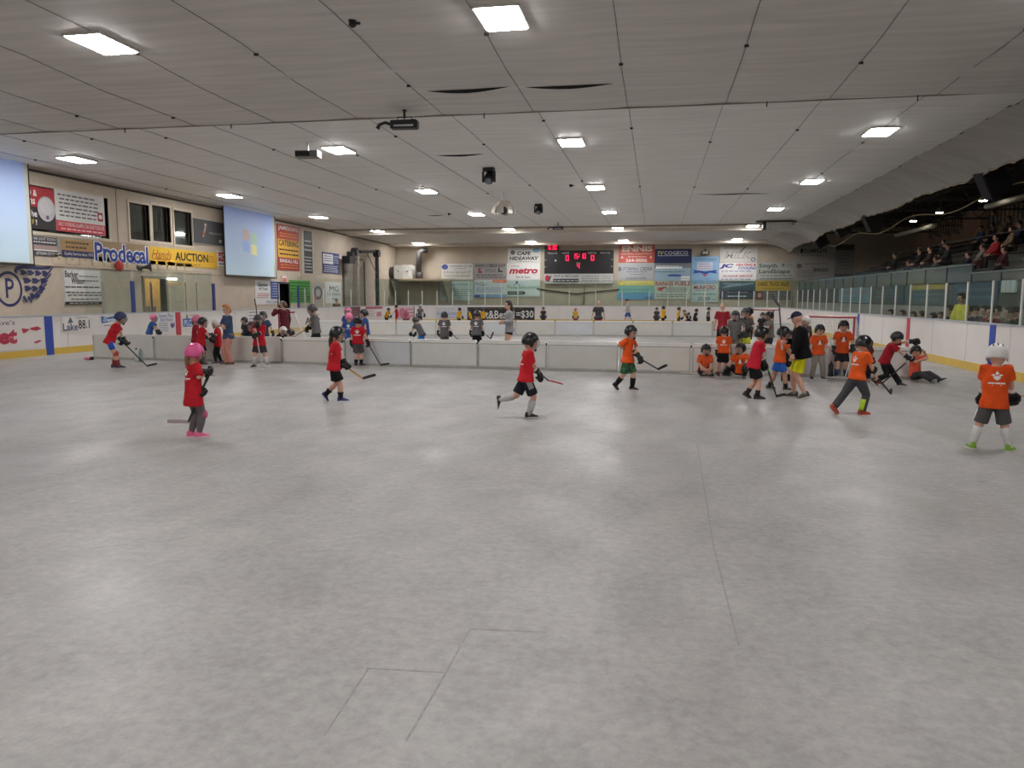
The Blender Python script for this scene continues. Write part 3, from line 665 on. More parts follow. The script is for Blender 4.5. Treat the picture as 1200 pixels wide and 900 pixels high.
sg('grey shoe repair sign with dark lettering', (555.8, 308, 327.6, 593.5), (164, 160, 158), [('t', 'HAWKS COBBLER SHOP', .5, .83, .94, .2, (70, 66, 70), B_), ('p', [(.12, .38), (.25, .38), (.25, .5), (.17, .56), (.24, .68), (.13, .7)], (150, 84, 76)), ('l', .34, .44, .68, .64, 2, (60, 56, 60)), ('p', [(.74, .45), (.76, .7), (.8, .7), (.78, .55), (.9, .5), (.88, .44)], (50, 46, 50)), ('l', .04, .06, .97, .34, 2, (60, 56, 60))])
sg('white sign with an orange corner and a blue foot', (555.8, 328, 348.5, 593.5), (204, 212, 214), [('r', 0, 0, 1, .16, (120, 164, 204)), ('r', .58, .84, 1, 1, (226, 110, 66)), ('t', 'McGee', .22, .76, .36, .2, (120, 124, 130)), ('l', .06, .3, .94, .58, 3, (120, 140, 190)), ('r', .02, .02, .18, .13, (60, 80, 140)), ('l', .62, .87, .96, .97, 1, W_)])
sg('white cafe sign with bold black lettering', (595, 291, 308, 633.5), (212, 210, 204), [('t', 'CAFE', .5, .64, .42, .26, K_, {'bold': .035, 'shear': .2}), ('t', 'HIDEAWAY', .5, .3, .88, .26, K_, {'bold': .035, 'shear': .15}), ('e', .87, .84, .12, .14, (110, 160, 196)), ('e', .16, .7, .07, .16, (110, 120, 110)), ('l', .25, .04, .78, .12, 1, K_), ('l', .42, .88, .6, .95, 1, K_)])
sg('white grocery sign with large red italic lettering', (594, 308.3, 328, 633), (222, 220, 216), [('t', 'metro', .5, .54, .86, .36, (180, 36, 58), {'bold': .04, 'shear': .25}), ('l', .12, .77, .4, .86, 1, K_), ('t', 'Eat & Save', .5, .17, .42, .13, (60, 56, 60))])
sg('pale insurance sign with green lettering and a dark bar', (594, 328.4, 347.5, 632.5), (202, 214, 210), [('t', 'PinnacleInsurance', .5, .58, .96, .22, (90, 150, 120), {'bold': .015}), ('p', [(.2, .7), (.3, .82), (.42, .7), (.4, .68), (.3, .78), (.22, .68)], (60, 64, 130)), ('e', .31, .88, .04, .07, (50, 52, 110)), ('r', .03, .12, .52, .32, (44, 62, 70)), ('l', .06, .16, .5, .28, 1, (200, 206, 204)), ('p', [(.52, .1), (.58, .22), (.52, .34)], (60, 74, 80))])
sg('orange red equipment sign cut by the ceiling edge', (725, 287.5, 308, 767), (190, 82, 66), [('t', 'ENNIS', .52, .8, .86, .34, (222, 208, 196), {'bold': .05}), ('t', 'GENERAL EQUIPMENT', .5, .5, .86, .11, (222, 208, 196)), ('l', .25, .28, .78, .4, 1, (222, 190, 176)), ('t', '264-0006', .5, .14, .6, .2, (226, 212, 204), B_), ('p', [(.06, .26), (.1, .4), (.14, .26)], (222, 208, 196)), ('p', [(.86, .26), (.9, .4), (.94, .26)], (222, 208, 196))])
sg('light grey creek veterinary sign', (725, 308.3, 328.6, 766.5), (172, 174, 174), [('t', 'B', .04, .66, .07, .24, (50, 56, 90), B_), ('t', 'UTTERMILK', .33, .66, .46, .17, (60, 66, 100)), ('t', 'CREEK', .78, .66, .36, .2, (50, 56, 90)), ('l', .2, .44, .8, .54, 1, (90, 94, 110)), ('l', .3, .3, .72, .38, 1, (90, 94, 110)), ('t', '613-264-2040', .5, .13, .56, .12, (90, 94, 110))])
sg('yellow to blue motor dealer sign with pale lettering', (724, 329, 350.8, 766.5), (120, 180, 172), [('r', 0, .76, 1, 1, (226, 212, 120)), ('r', 0, 0, 1, .34, (84, 156, 200)), ('t', 'C', .08, .84, .12, .26, (196, 164, 70)), ('t', 'ALLAN MOTORS', .55, .8, .84, .18, (206, 176, 90), {'shear': .15}), ('l', .1, .46, .94, .6, 1, (90, 140, 150)), ('l', .05, .3, .96, .4, 1, (90, 130, 150)), ('p', [(.72, .08), (.78, .16), (.9, .17), (.97, .1), (.96, .05), (.74, .04)], (60, 110, 160))])
sg('navy television company sign', (767.3, 292, 308.3, 810.5), (38, 48, 86), [('t', 'TV', .16, .72, .18, .26, (214, 206, 110), {'bold': .03, 'shear': .25}), ('t', 'COGECO', .58, .72, .64, .26, (220, 224, 232), {'bold': .005}), ('r', .08, .5, .92, .54, (190, 196, 210))])
sg('winter lake photograph sign with a blue canoe', (767.3, 308.6, 329, 809.5), (150, 176, 190), [('r', 0, .72, 1, 1, (120, 128, 132)), ('r', .03, .7, .76, .8, (236, 236, 236)), ('l', .04, .78, .74, .9, 1, (222, 224, 226)), ('l', 0, .44, 1, .58, 1, (96, 112, 118)), ('p', [(.34, .3), (.42, .25), (.7, .24), (.78, .33), (.6, .37), (.42, .36)], (58, 84, 150)), ('r', .74, .02, .98, .26, (226, 226, 224)), ('t', 'Bonnechere', .86, .13, .2, .09, (80, 90, 120), {'shear': .3})])
sg('white fuel company sign with red lettering', (767.3, 329.4, 350.5, 809), (198, 206, 196), [('t', 'BANGS', .27, .86, .5, .22, (178, 44, 56), {'bold': .022}), ('t', 'FUELS', .78, .86, .42, .22, (178, 44, 56), {'bold': .022}), ('p', [(.03, .62), (.34, .7), (.3, .62), (.2, .52), (.24, .44), (.04, .5), (.12, .56)], (186, 66, 74)), ('l', .3, .38, .98, .66, 3, (80, 88, 88)), ('l', .05, .1, .95, .3, 2, (90, 98, 98))])
sg('tall light blue poster with a ribbon emblem', (810.5, 300.5, 332.3, 842), (140, 178, 212), [('t', 'The Ticket Company', .5, .88, .86, .09, (60, 70, 120)), ('r', .2, .48, .78, .78, (196, 210, 226)), ('l', .22, .5, .76, .76, 3, (190, 120, 140)), ('p', [(.04, .36), (.3, .4), (.5, .34), (.7, .4), (.96, .36), (.9, .44), (.96, .5), (.7, .48), (.5, .44), (.3, .48), (.04, .5), (.1, .43)], (50, 80, 160)), ('p', [(.36, .36), (.5, .26), (.64, .36), (.5, .33)], (200, 70, 80)), ('l', .5, .14, .7, .2, 1, (70, 80, 130))])
sg('pale sign with red block lettering and a phone number', (810.5, 333, 354, 841), (190, 208, 206), [('t', 'MUNFORD', .5, .82, .84, .24, (178, 56, 66), B_), ('l', .12, .6, .8, .68, 1, (130, 130, 136)), ('l', .04, .38, .96, .52, 1, (120, 130, 130)), ('t', '273-1919', .48, .18, .46, .2, (70, 96, 100), B_), ('l', .04, .1, .14, .2, 1, (100, 120, 120)), ('l', .8, .1, .94, .2, 1, (100, 120, 120))])
sg('white milk sign with slanted outlined lettering', (843.5, 289, 307.5, 887.5), (198, 194, 186), [('t', 'MILK', .5, .46, .74, .4, (110, 104, 104), {'shear': .3, 'bold': .03}), ('t', 'MILK', .5, .46, .70, .33, (206, 202, 196), {'shear': .3}), ('l', .1, .84, .45, .94, 1, (130, 110, 110)), ('p', [(.5, .6), (.66, 1.0), (.7, 1.0), (.56, .6)], (120, 114, 110)), ('o', .89, .17, .06, .13, (90, 120, 130), .6)])
sg('white heating and cooling sign in blue and red', (842.5, 308, 329, 886.5), (222, 220, 218), [('t', 'JC', .2, .8, .38, .28, (38, 52, 130), {'bold': .06, 'shear': .25}), ('t', 'HEATING &', .71, .88, .54, .15, (186, 56, 62), {'bold': .03, 'shear': .3}), ('t', 'COOLING', .75, .7, .48, .15, (50, 80, 160), {'bold': .03, 'shear': .3}), ('l', .02, .48, .98, .58, 1, (70, 80, 140)), ('t', '24 HOUR SERVICE', .5, .26, .8, .13, (170, 64, 70), {'bold': .02, 'shear': .2}), ('l', .03, .04, .97, .14, 1, (80, 88, 130))])
sg('dark teal sign behind the glass tops', (843, 330, 339.5, 885), (66, 88, 104), [('p', [(.05, .2), (.95, .7), (.95, .85), (.3, .65)], (130, 150, 160)), ('l', .1, .6, .6, .9, 1, (140, 160, 170))])
sg('low dark blue sign with two rows of pale blocks', (843, 340.3, 350, 885), (60, 68, 86), [('l', .2, .1, .8, .5, 1, (216, 218, 214)), ('l', .18, .6, .84, .92, 1, (120, 128, 140))])
sg('white landscaping sign with thin dark lettering', (887.3, 307.5, 328.3, 930.5), (178, 180, 172), [('t', 'Smyth', .29, .78, .5, .3, (66, 82, 84), B_), ('t', 'LandScape', .47, .46, .84, .3, (66, 82, 84), B_), ('l', .04, .2, .96, .3, 1, (80, 90, 90)), ('l', .04, .04, .96, .14, 1, (80, 90, 90)), ('e', .7, .84, .04, .09, (110, 126, 120)), ('l', .78, .72, .97, .94, 3, (120, 126, 124))])
sg('yellow truck sales sign behind the glass tops', (886, 329, 340.5, 926), (208, 168, 60), [('t', 'OAKES TRUCK SALES', .5, .68, .92, .42, (90, 70, 40), {'bold': .03}), ('l', .2, .1, .9, .3, 1, (140, 110, 60))])
sg('maroon and grey sign below the yellow truck sign', (886, 341, 351, 926), (110, 104, 100), [('r', 0, 0, .2, 1, (110, 46, 50)), ('e', .1, .5, .06, .3, (190, 150, 140)), ('l', .26, .1, .96, .9, 3, (160, 158, 150))])
sg('big dim white bingo sign in the dark far corner', (932, 286.5, 328.5, 978), (176, 172, 164), [('r', .12, .76, .18, .88, K_), ('t', 'COMPLETE', .5, .82, .6, .11, (70, 68, 66), B_), ('e', .1, .4, .07, .07, (110, 104, 100)), ('l', .2, .42, .95, .5, 1, (130, 126, 120)), ('t', 'BINGO', .66, .29, .38, .1, (66, 64, 62), B_), ('l', .05, .06, .5, .3, 4, (136, 130, 126)), ('l', .1, .66, .7, .72, 1, (140, 136, 130))])
sg('dim grey sign beside the bingo sign', (978.5, 286.5, 324, 1000.5), (150, 146, 140), [('r', 0, .82, 1, 1, (84, 80, 78)), ('l', .2, .2, .8, .7, 5, (120, 116, 112)), ('r', 0, 0, 1, .08, (100, 96, 92))])
sg('dim blue grey sign low in the dark far corner', (944, 330, 350, 985), (92, 112, 124), [('l', .08, .1, .9, .8, 4, (140, 154, 160))])
sg('pale blue sign in the dark far corner beside the stand', (988, 326, 352, 1012), (112, 142, 160), [('t', 'RIVERSIDE', .5, .74, .9, .2, (150, 90, 84)), ('l', .1, .1, .9, .55, 3, (90, 110, 120))])
# small black floodlight above the ribbon poster and dark wall conduit
P = aty(826.5, 296, WF - .15); o = mk('flood_lamp', MB().box(P.x - .28, P.x + .28, WF - .32, WF - .002, P.z - .16, P.z + .1), blk); tag(o, 'small black lamp above the light blue ribbon poster', 'lamp')
mk('lamp_face', MB().box(P.x - .2, P.x + .2, WF - .335, WF - .32, P.z - .1, P.z + .08), mat((190, 180, 160), .3), o); mk('lamp_bracket', MB().box(P.x - .05, P.x + .05, WF - .2, WF - .1, P.z + .1, P.z + .25), blk, o)
a = aty(629, 338.5, WF - .06); b = aty(675, 344.5, WF - .06); c = aty(726, 339, WF - .06)
mk('wall_conduit', MB().tube([a, b, c], .045, 6), mat((40, 38, 36), .6), wf)
mk('wall_pipe', MB().tube([aty(685, 336, WF - .05), aty(684, 357, WF - .05)], .03, 6), mat((90, 84, 76), .6), wf)
# --- scoreboard
u0, u1, z0, z1 = rect(PF, 638.5, 294, 332.5, 719)
o = sign('scoreboard', 'black electronic scoreboard with glowing red digits on the far wall', 'scoreboard', PF, (u0, u1, z0, z1), (30, 29, 31), [
    ('r', 0, 0, 1, .30, (188, 188, 186)), ('e', .045, .16, .035, .1, (180, 44, 60)), ('p', [(.05, .06), (.085, .24), (.105, .24), (.07, .06)], (30, 30, 34)), ('t', 'OUT & AROUND', .32, .23, .36, .08, (60, 60, 66)), ('r', .13, .04, .5, .15, (50, 50, 56)), ('l', .14, .05, .49, .14, 1, (170, 170, 172)),
    ('l', .54, .06, .8, .25, 3, (120, 120, 124)), ('l', .84, .06, .98, .25, 3, (120, 120, 124)),
    ('t', 'PENALTIES', .12, .92, .14, .05, (190, 190, 190)), ('t', 'HOME', .31, .92, .1, .06, (200, 200, 200)), ('t', 'VISITOR', .69, .92, .13, .06, (200, 200, 200)), ('t', 'PENALTIES', .88, .92, .14, .05, (190, 190, 190)), ('t', 'PERIOD', .5, .62, .06, .035, (200, 190, 170)),
    ('l', .005, .68, .03, .76, 1, (170, 170, 170)), ('l', .005, .46, .03, .56, 1, (170, 170, 170)), ('l', .97, .68, .995, .76, 1, (170, 170, 170)), ('l', .97, .46, .995, .56, 1, (170, 170, 170)), ('e', .165, .7, .012, .03, (230, 230, 230))], .25)
led = mat((255, 40, 90), .5, 0, emit=2.2, name='red_led'); off = .285
SEG = {'0': 'abcdef', '1': 'bc', '3': 'abgcd', '4': 'fgbc', '5': 'afgcd', '6': 'afgecd', '9': 'abfgcd'}
def digit(ch, uc, vc, wd, ht):
    W = u1 - u0; H = z1 - z0; x = u0 + W * uc; z = z0 + H * vc; a = W * wd / 2; b = H * ht / 2; t = a * .34; mb = MB()
    S = {'a': (-a, a, b - t, b), 'd': (-a, a, -b, -b + t), 'g': (-a, a, -t / 2, t / 2), 'f': (-a, -a + t, 0, b), 'b': (a - t, a, 0, b), 'e': (-a, -a + t, -b, 0), 'c': (a - t, a, -b, 0)}
    for k in SEG[ch]: q = S[k]; mb.box(x + q[0], x + q[1], WF - off - .01, WF - off, z + q[2], z + q[3])
    mk('led_digit', mb, led, o)
for ch, uc, vc, wd, ht in [('1', .428, .83, .034, .15), ('5', .472, .83, .034, .15), ('1', .546, .83, .034, .15), ('0', .585, .83, .034, .15), ('0', .335, .77, .042, .16), ('0', .70, .77, .042, .16), ('4', .495, .53, .036, .14)]: digit(ch, uc, vc, wd, ht)
W = u1 - u0; H = z1 - z0
mb = MB()
for v in (.8, .86): mb.box(u0 + W * .505, u0 + W * .513, WF - off - .01, WF - off, z0 + H * v, z0 + H * (v + .025))
mk('led_colon', mb, led, o)
ck = mk('wall_clock', MB().box(u0, u0 + W * .2, WF - .25, WF - .002, z1 + .01, z1 + H * .17), blk); tag(ck, 'small digital clock box on top of the scoreboard', 'clock')
o = ck; H2 = H
for ch, uc in (('6', .075), ('3', .125), ('0', .165)): digit(ch, uc, 1.09, .03, .12)
# --- ledge and machines in the far left corner
a = aty(439, 327, WF - 2.2); b = aty(519, 328.5, WF - 2.2); zt = aty(480, 326.5, WF - 2.2).z
o = struct(mk('trim_1', MB().box(WL + .9, b.x, WF - 2.2, WF, zt - .18, zt), mat((200, 182, 156), .6)), 'pale ledge in the far left corner')
mk('underside_shade', MB().prism([(0, 0), (2.0, 0), (2.0, -1.9)], lambda p: V((b.x - .1, WF - 2.1 + p[0], zt - .18 + p[1])), lambda p: V((b.x, WF - 2.1 + p[0], zt - .18 + p[1]))), mat((170, 156, 136), .7), o)  # darker triangular plates stand in for the shade under the ledge
mk('underside_shade', MB().prism([(0, 0), (2.0, 0), (2.0, -1.9)], lambda p: V((a.x + 1.2, WF - 2.1 + p[0], zt - .18 + p[1])), lambda p: V((a.x + 1.3, WF - 2.1 + p[0], zt - .18 + p[1]))), mat((170, 156, 136), .7), o)
def onledge(px, py): return aty(px, py, WF - 1.6)
p = onledge(462, 320); q = onledge(472, 310.5); s_ = onledge(483, 320)
o = empty('ventilation_unit', ((p.x + s_.x) / 2, WF - 1.3, zt)); tag(o, 'white two door ventilation cabinet on the corner ledge', 'machine')
for x0, x1 in ((p.x, q.x), (q.x, s_.x)):
    c = mk('cabinet_half', MB().box(x0 + .01, x1 - .01, WF - 1.7, WF - .8, zt, zt + (q.z - zt)), mat((206, 206, 200), .4), o)
    mk('door_latch', MB().box((x0 + x1) / 2 - .04, (x0 + x1) / 2 + .04, WF - 1.73, WF - 1.7, zt + .5, zt + .6), blk, c)
mk('side_motor', MB().tube([(s_.x, WF - 1.3, zt + .55), (s_.x + .1, WF - 1.3, zt + .55)], .22, 10), mat((150, 148, 142), .4), o)
mk('inlet_duct', MB().tube([(p.x - .5, WF - 1.3, zt + .45), (p.x, WF - 1.3, zt + .5)], [.42, .45], 12), mat((70, 66, 62), .5), o)
t = onledge(489.5, 300); mb = MB(); mb.tube([(t.x, WF - 1.3, zt), (t.x, WF - 1.3, zt + .5)], .3, 12); mb.tube([(t.x, WF - 1.3, zt + .5), (t.x, WF - 1.3, 5.15), (t.x + .25, WF - 1.2, 5.3), (t.x + .5, WF - .9, 5.3)], .2, 12)
tag(mk('duct_pipe', mb, mat((62, 60, 58), .5), smooth=True), 'dark vertical duct pipe beside the ventilation cabinet', 'duct')
# --- large side door in the left wall with its dark hoist frame
y0 = wy(402, 330); y1 = wy(425.5, 330); zt2 = wz(402, 303)
o = struct(mk('door_3', MB().box(WL, WL + .06, y0, y1, 0, zt2), mat((128, 122, 112), .6)), 'tall grey service door in the left wall')
n = 5
for k in range(n): mk('door_panel', MB().box(WL + .06, WL + .09, y0 + .08, y1 - .08, zt2 * k / n + .05, zt2 * (k + 1) / n - .05), mat((136, 130, 120), .6), o)
mb = MB(); mb.box(WL, WL + .12, y0 - .12, y0, 0, zt2 + .12); mb.box(WL, WL + .12, y1, y1 + .12, 0, zt2 + .12); mb.box(WL, WL + .12, y0, y1, zt2, zt2 + .12); mk('door_frame', mb, mat((84, 76, 68), .6), o)
hx = WL + .55
pa = atx(416, 295, hx); pb = atx(441.5, 297, hx)
o = empty('hoist_frame', (hx, (pa.y + pb.y) / 2, 0)); tag(o, 'black pipe hoist frame in front of the side door', 'hoist frame')
dm = mat((34, 33, 34), .5)
def pipe(nm, pts, r, m=dm): return mk(nm, MB().tube(pts, r, 8), m, o)
pipe('post', [(hx, pb.y, 0), (hx, pb.y, pb.z)], .14); pipe('post', [(hx, pa.y + .5, 0), (hx, pa.y + .5, pa.z)], .09, mat((150, 140, 126), .5))
pipe('cross_bar', [(hx, pa.y + .8, pa.z + .05), (hx, pb.y - .4, pb.z + .12)], .1)
pipe('brace', [(hx, pa.y + .5, pa.z - 1.2), (hx, (pa.y + pb.y) / 2 + .2, pa.z + .0)], .04, mat((150, 140, 126), .5)); pipe('brace', [(hx, pb.y, pb.z - 1.5), (hx, (pa.y + pb.y) / 2 + .2, pa.z + .0)], .03, mat((110, 100, 90), .5))
mk('drum', MB().lathe((hx - .2, pa.y, pa.z), [(.05, 0), (.26, 0), (.26, .4), (.05, .4)], 14, (1, 0, 0)), dm, o)
mk('drum', MB().lathe((hx - .2, pb.y, pb.z), [(.05, 0), (.26, 0), (.26, .4), (.05, .4)], 14, (1, 0, 0)), dm, o)
mk('motor_box', MB().box(hx - .3, hx + .2, pa.y - 1.4, pa.y - .5, pa.z - .8, pa.z - .35), dm, o)
mk('motor_box', MB().box(hx - .25, hx + .15, pa.y - .8, pa.y - .4, pa.z - .4, pa.z - .05), dm, o)

# --- advertising on the boards
ad = lambda lb, px, rgb, items, th=.004: sign('board_advert', lb, 'advert', PB, rect(PB, *px), rgb, items, th, group='adverts on the rink boards')
bw = board_m
MR = (188, 54, 78)
ad('worn red grocery lettering on the left boards beside the blue line', (-34, 374, 414, 50), bw, [('t', "Dave's", .42, .86, .34, .16, (70, 68, 70)), ('t', 'met', .36, .42, .5, .46, MR, {'bold': .05, 'shear': .1}), ('p', [(.68, .66), (.8, .62), (.74, .53), (.7, .5)], MR), ('p', [(.8, .66), (.92, .7), (.98, .62), (.9, .56), (.82, .6)], MR), ('p', [(.84, .2), (.94, .26), (.97, .22), (.88, .15)], MR)])
ad('blue radio station advert with large black numerals', (72, 371, 389, 104), bw, [('t', 'Lake', .3, .3, .54, .5, (70, 92, 124), {'bold': .02}), ('t', '88.1', .8, .44, .42, .6, K_, {'bold': .01}), ('p', [(.2, .55), (.3, .95), (.4, .6)], (80, 96, 110)), ('l', .48, .84, .95, .96, 1, (110, 110, 114))])
ad('bright blue dental advert behind the blue helmeted player', (118.5, 370, 384, 138), bw, [('p', [(.0, .98), (.3, .82), (.6, .9), (1, .98), (.98, .4), (.6, .5), (.3, .42), (.02, .36)], (44, 110, 176)), ('t', 'Dental', .5, .65, .8, .3, (224, 232, 240), {'bold': .03, 'shear': .2}), ('l', .12, .08, .98, .26, 1, (90, 96, 110))])
ad('white advert with blue script and a purple tulip', (184, 366.5, 391, 205), (226, 224, 222), [('t', "Sweet Pea's", .5, .86, .86, .2, (70, 104, 180), {'shear': .4}), ('t', 'Bud House', .5, .66, .7, .18, (70, 104, 180), {'shear': .4}), ('l', .05, .06, .6, .52, 5, (110, 120, 140)), ('p', [(.72, .5), (.7, .32), (.82, .2), (.94, .32), (.94, .52), (.86, .42), (.82, .54), (.78, .42)], (120, 84, 150))])
ad('blue block advert right of the red line on the left boards', (213, 367, 385, 234), bw, [('r', .05, .1, .5, .64, (60, 100, 180)), ('t', 'PLC', .3, .36, .36, .4, (220, 226, 236), B_), ('r', .55, .1, .95, .6, (86, 124, 190)), ('p', [(.2, .66), (.26, .98), (.32, .66)], (100, 110, 100)), ('l', .4, .78, .95, .92, 1, (110, 120, 140))])
ad('white advert with faint lines of writing near the goal', (290, 363, 377, 313), bw, [('l', .05, .1, .95, .9, 3, (120, 130, 150))])
ad('white advert with three dark capital letters', (356, 368, 381, 376), bw, [('t', 'AVF', .45, .36, .8, .62, (50, 52, 56), {'bold': .02}), ('l', .3, .84, .95, .96, 1, (80, 84, 90))])
ad('dark maroon advert on the far left boards', (404, 359.8, 373, 422), (110, 70, 72), [('l', .1, .1, .9, .9, 4, (140, 100, 100))])
ad('white advert with pink headings on the far left boards', (428, 359.4, 372.5, 448), (224, 216, 214), [('r', 0, .76, 1, 1, (176, 100, 112)), ('l', .05, .1, .6, .66, 3, (170, 140, 146)), ('r', .7, .08, .94, .5, (200, 130, 140))])
ad('pink and white advert behind the small red shirted player', (466, 359.4, 374, 485.5), (214, 186, 188), [('e', .28, .5, .2, .4, (196, 120, 136)), ('l', .5, .1, .95, .9, 3, (186, 90, 110)), ('r', .96, 0, 1, 1, (60, 46, 52))])
ad('white advert with light blue lettering on the far boards', (509.5, 360.2, 374.2, 546.5), (214, 214, 216), [('l', .05, .84, .75, .94, 1, (150, 160, 180)), ('r', .04, .72, .96, .74, (130, 150, 190)), ('t', 'Rideau Lumber', .42, .5, .72, .28, (90, 120, 180), {'shear': .3}), ('l', .1, .08, .7, .28, 2, (140, 150, 170))])
ad('black barber advert with big white price lettering', (547.5, 360, 374.8, 626.5), (40, 38, 38), [('t', 'Cut&Beard', .41, .42, .58, .66, W_, {'bold': .015}), ('t', '=$30', .855, .42, .26, .66, W_, {'bold': .015}), ('l', .05, .84, .9, .92, 1, (170, 120, 70)), ('l', .02, .02, .98, .08, 1, (180, 150, 130))])

# ================================================================== SPECTATOR STAND (right)
XS = 10.0
conc = mat((150, 146, 140), .7, .08)
mb = MB(); mb.box(XR + .15, XS, WN, WF, 0, .22); struct(mk('floor_walkway', mb, conc), 'raised walkway behind the right boards')
o = struct(mk('wall_stand', MB().box(XS, XS + .2, WN, WF, 0, 2.35), mat((86, 86, 88), .8, .2, .8)), 'front wall of the spectator stand')
mk('white_dado', MB().box(XS - .03, XS, WN, WF, .22, 1.5), mat((150, 146, 140), .5), o)
par_m = mat((120, 134, 140), .3, .1, 2)
y = 12.0; k = 0
while y < WF - 2.2:
    top = 2.84 if y > 26 else 2.56
    mk('parapet_panel', MB().box(XS - .06, XS, y, y + 2.1, 2.30, top), mat([(84, 86, 84), (74, 84, 90), (90, 90, 88)][k % 3], .45, .1, 2), o)
    mk('parapet_post', MB().box(XS - .09, XS - .02, y + 2.1, y + 2.16, 2.3, top + .04), mat((60, 60, 62), .5), o); y += 2.16; k += 1
mk('parapet_rail', MB().box(XS - .1, XS + .02, 27.1, WF, 2.84, 2.89), mat((120, 126, 128), .4), o); mk('parapet_rail', MB().box(XS - .1, XS + .02, WN, 27.1, 2.56, 2.61), mat((120, 126, 128), .4), o)
def PS(u, z, off): return V((XS - off, -u, z))
for k, (ya, yb, rgb, its, lb) in enumerate([
    (20.0, 23.9, (74, 80, 84), [('l', .05, .2, .95, .8, 3, (110, 116, 118))], 'dim grey advert panel on the stand wall nearest the viewer'),
    (25.2, 28.6, (60, 84, 108), [('l', .1, .2, .9, .8, 2, (90, 116, 138))], 'dim blue advert panel on the stand wall beside the grey one'),
    (29.2, 33.2, (78, 96, 104), [('r', 0, .7, 1, 1, (170, 150, 70)), ('l', .1, .1, .9, .6, 2, (110, 126, 130))], 'dim advert panel with a yellow top on the stand wall'),
    (34.0, 38.6, (70, 78, 84), [('l', .1, .3, .9, .8, 3, (112, 116, 120))], 'dim dark advert panel in the middle of the stand wall'),
    (39.2, 45.4, (110, 140, 158), [('t', 'RIVERSIDE LUMBER', .5, .66, .9, .26, (150, 96, 92)), ('l', .1, .1, .9, .4, 2, (90, 110, 120))], 'pale blue advert panel with red lettering on the stand wall')]):
    sign('stand_advert', lb, 'advert', PS, (-yb, -ya, 1.55, 2.33), rgb, its, .02, group='adverts on the stand wall')
sign('stand_advert', 'small white lit notice on the stand wall', 'advert', PS, (-24.9, -24.0, 1.95, 2.32), (206, 214, 216), [('r', .34, 0, .36, 1, (120, 124, 126)), ('r', .66, 0, .68, 1, (120, 124, 126))], .06)
# tiers
tier_m = mat((92, 88, 84), .8, .1); NT = 7; TX = .95; TZ = .36
stand = struct(mk('floor_stand_tiers', MB().box(XS + .2, XS + .9, WN, WF, 0, 2.1), tier_m), 'stepped concrete tiers of the spectator stand')
for k in range(NT):
    mk('tier', MB().box(XS + .9 + k * TX, XS + .9 + (k + 1) * TX, WN, WF, 0, 2.1 + TZ * (k + 1)), tier_m, stand)
    mk('bench_plank', MB().box(XS + 1.35 + k * TX, XS + 1.65 + k * TX, 12, WF - 4, 2.1 + TZ * (k + 1) + .32, 2.1 + TZ * (k + 1) + .37), mat((70, 60, 52), .6), stand)
mk('stand_rail', MB().tube([(XS + 3.2, 20, 4.3), (XS + 3.2, 50, 4.3)], .025, 6), mat((40, 40, 42), .5), stand)
col_m = mat((200, 168, 140), .7)
for y in (24, 35.3, 46.5): mk('wall_column', MB().box(WR - .3, WR, y - .22, y + .22, 2, 6.7), col_m, wr)
# hanging rods and pale duct along the stand roof, dome lamps
duct_m = mat((176, 170, 158), .5, .05)
for a, b in (((1050, 278), (1096, 262)), ((1156, 245), (1215, 224))):
    A = atx(a[0], a[1], 13.0); B = atx(b[0], b[1], 13.0); B.z = A.z = (A.z + B.z) / 2 + .02
    tag(mk('heater_tube', MB().tube([A, B], .11, 10), duct_m, smooth=True), 'pale heater tube under the stand roof, %s' % ('far one' if a[0] < 1100 else 'near one'), 'heater tube', 'heater tubes over the stand')
rod_m = mat((34, 32, 31), .7)
for i, (px, n) in enumerate(((1090, 12), (1160, 12))):
    A = atx(px, 262 if i == 0 else 246, 14.5)
    o = mk('hanging_rail', MB().tube([(14.5, A.y - 5.2, A.z), (14.5, A.y + .4, A.z)], .03, 6), rod_m); tag(o, 'dark rail of short hanging hooks over the stand, %s' % ('far one' if i == 0 else 'near one'), 'rail', 'hook rails over the stand')
    for k in range(n):
        y = A.y - .4 * k; ln = .75 + .1 * math.sin(k * 2.1); mb = MB().tube([(14.5, y, A.z), (14.5, y, A.z - ln), (14.5, y - .18, A.z - ln - .05), (14.5, y - .26, A.z - ln + .06)], .022, 5); mk('hook', mb, rod_m, o)
for k, (px, py) in enumerate(((1070, 259), (1101, 249), (1152, 235))):
    P = atx(px, py, 12.2); o = empty('dome_lamp', P); tag(o, 'small lit dome lamp over the stand, %s from the near end' % ['third', 'second', 'first'][k], 'lamp', 'dome lamps over the stand')
    mk('shade', MB().lathe((0, 0, .0), [(.17, 0), (.15, .08), (.08, .15), (.03, .2), (.02, .4)], 14), mat((120, 116, 110), .4), o, local=True, smooth=True)
    mk('bulb', MB().lathe((0, 0, -.04), [(.01, 0), (.13, .01), (.14, .04), (.01, .05)], 14), mat((255, 246, 228), .4, emit=70), o, local=True, smooth=True)
    mk('stem', MB().tube([(0, 0, .38), (0, 0, 6.5 - P.z)], .015, 6), blk, o, local=True)
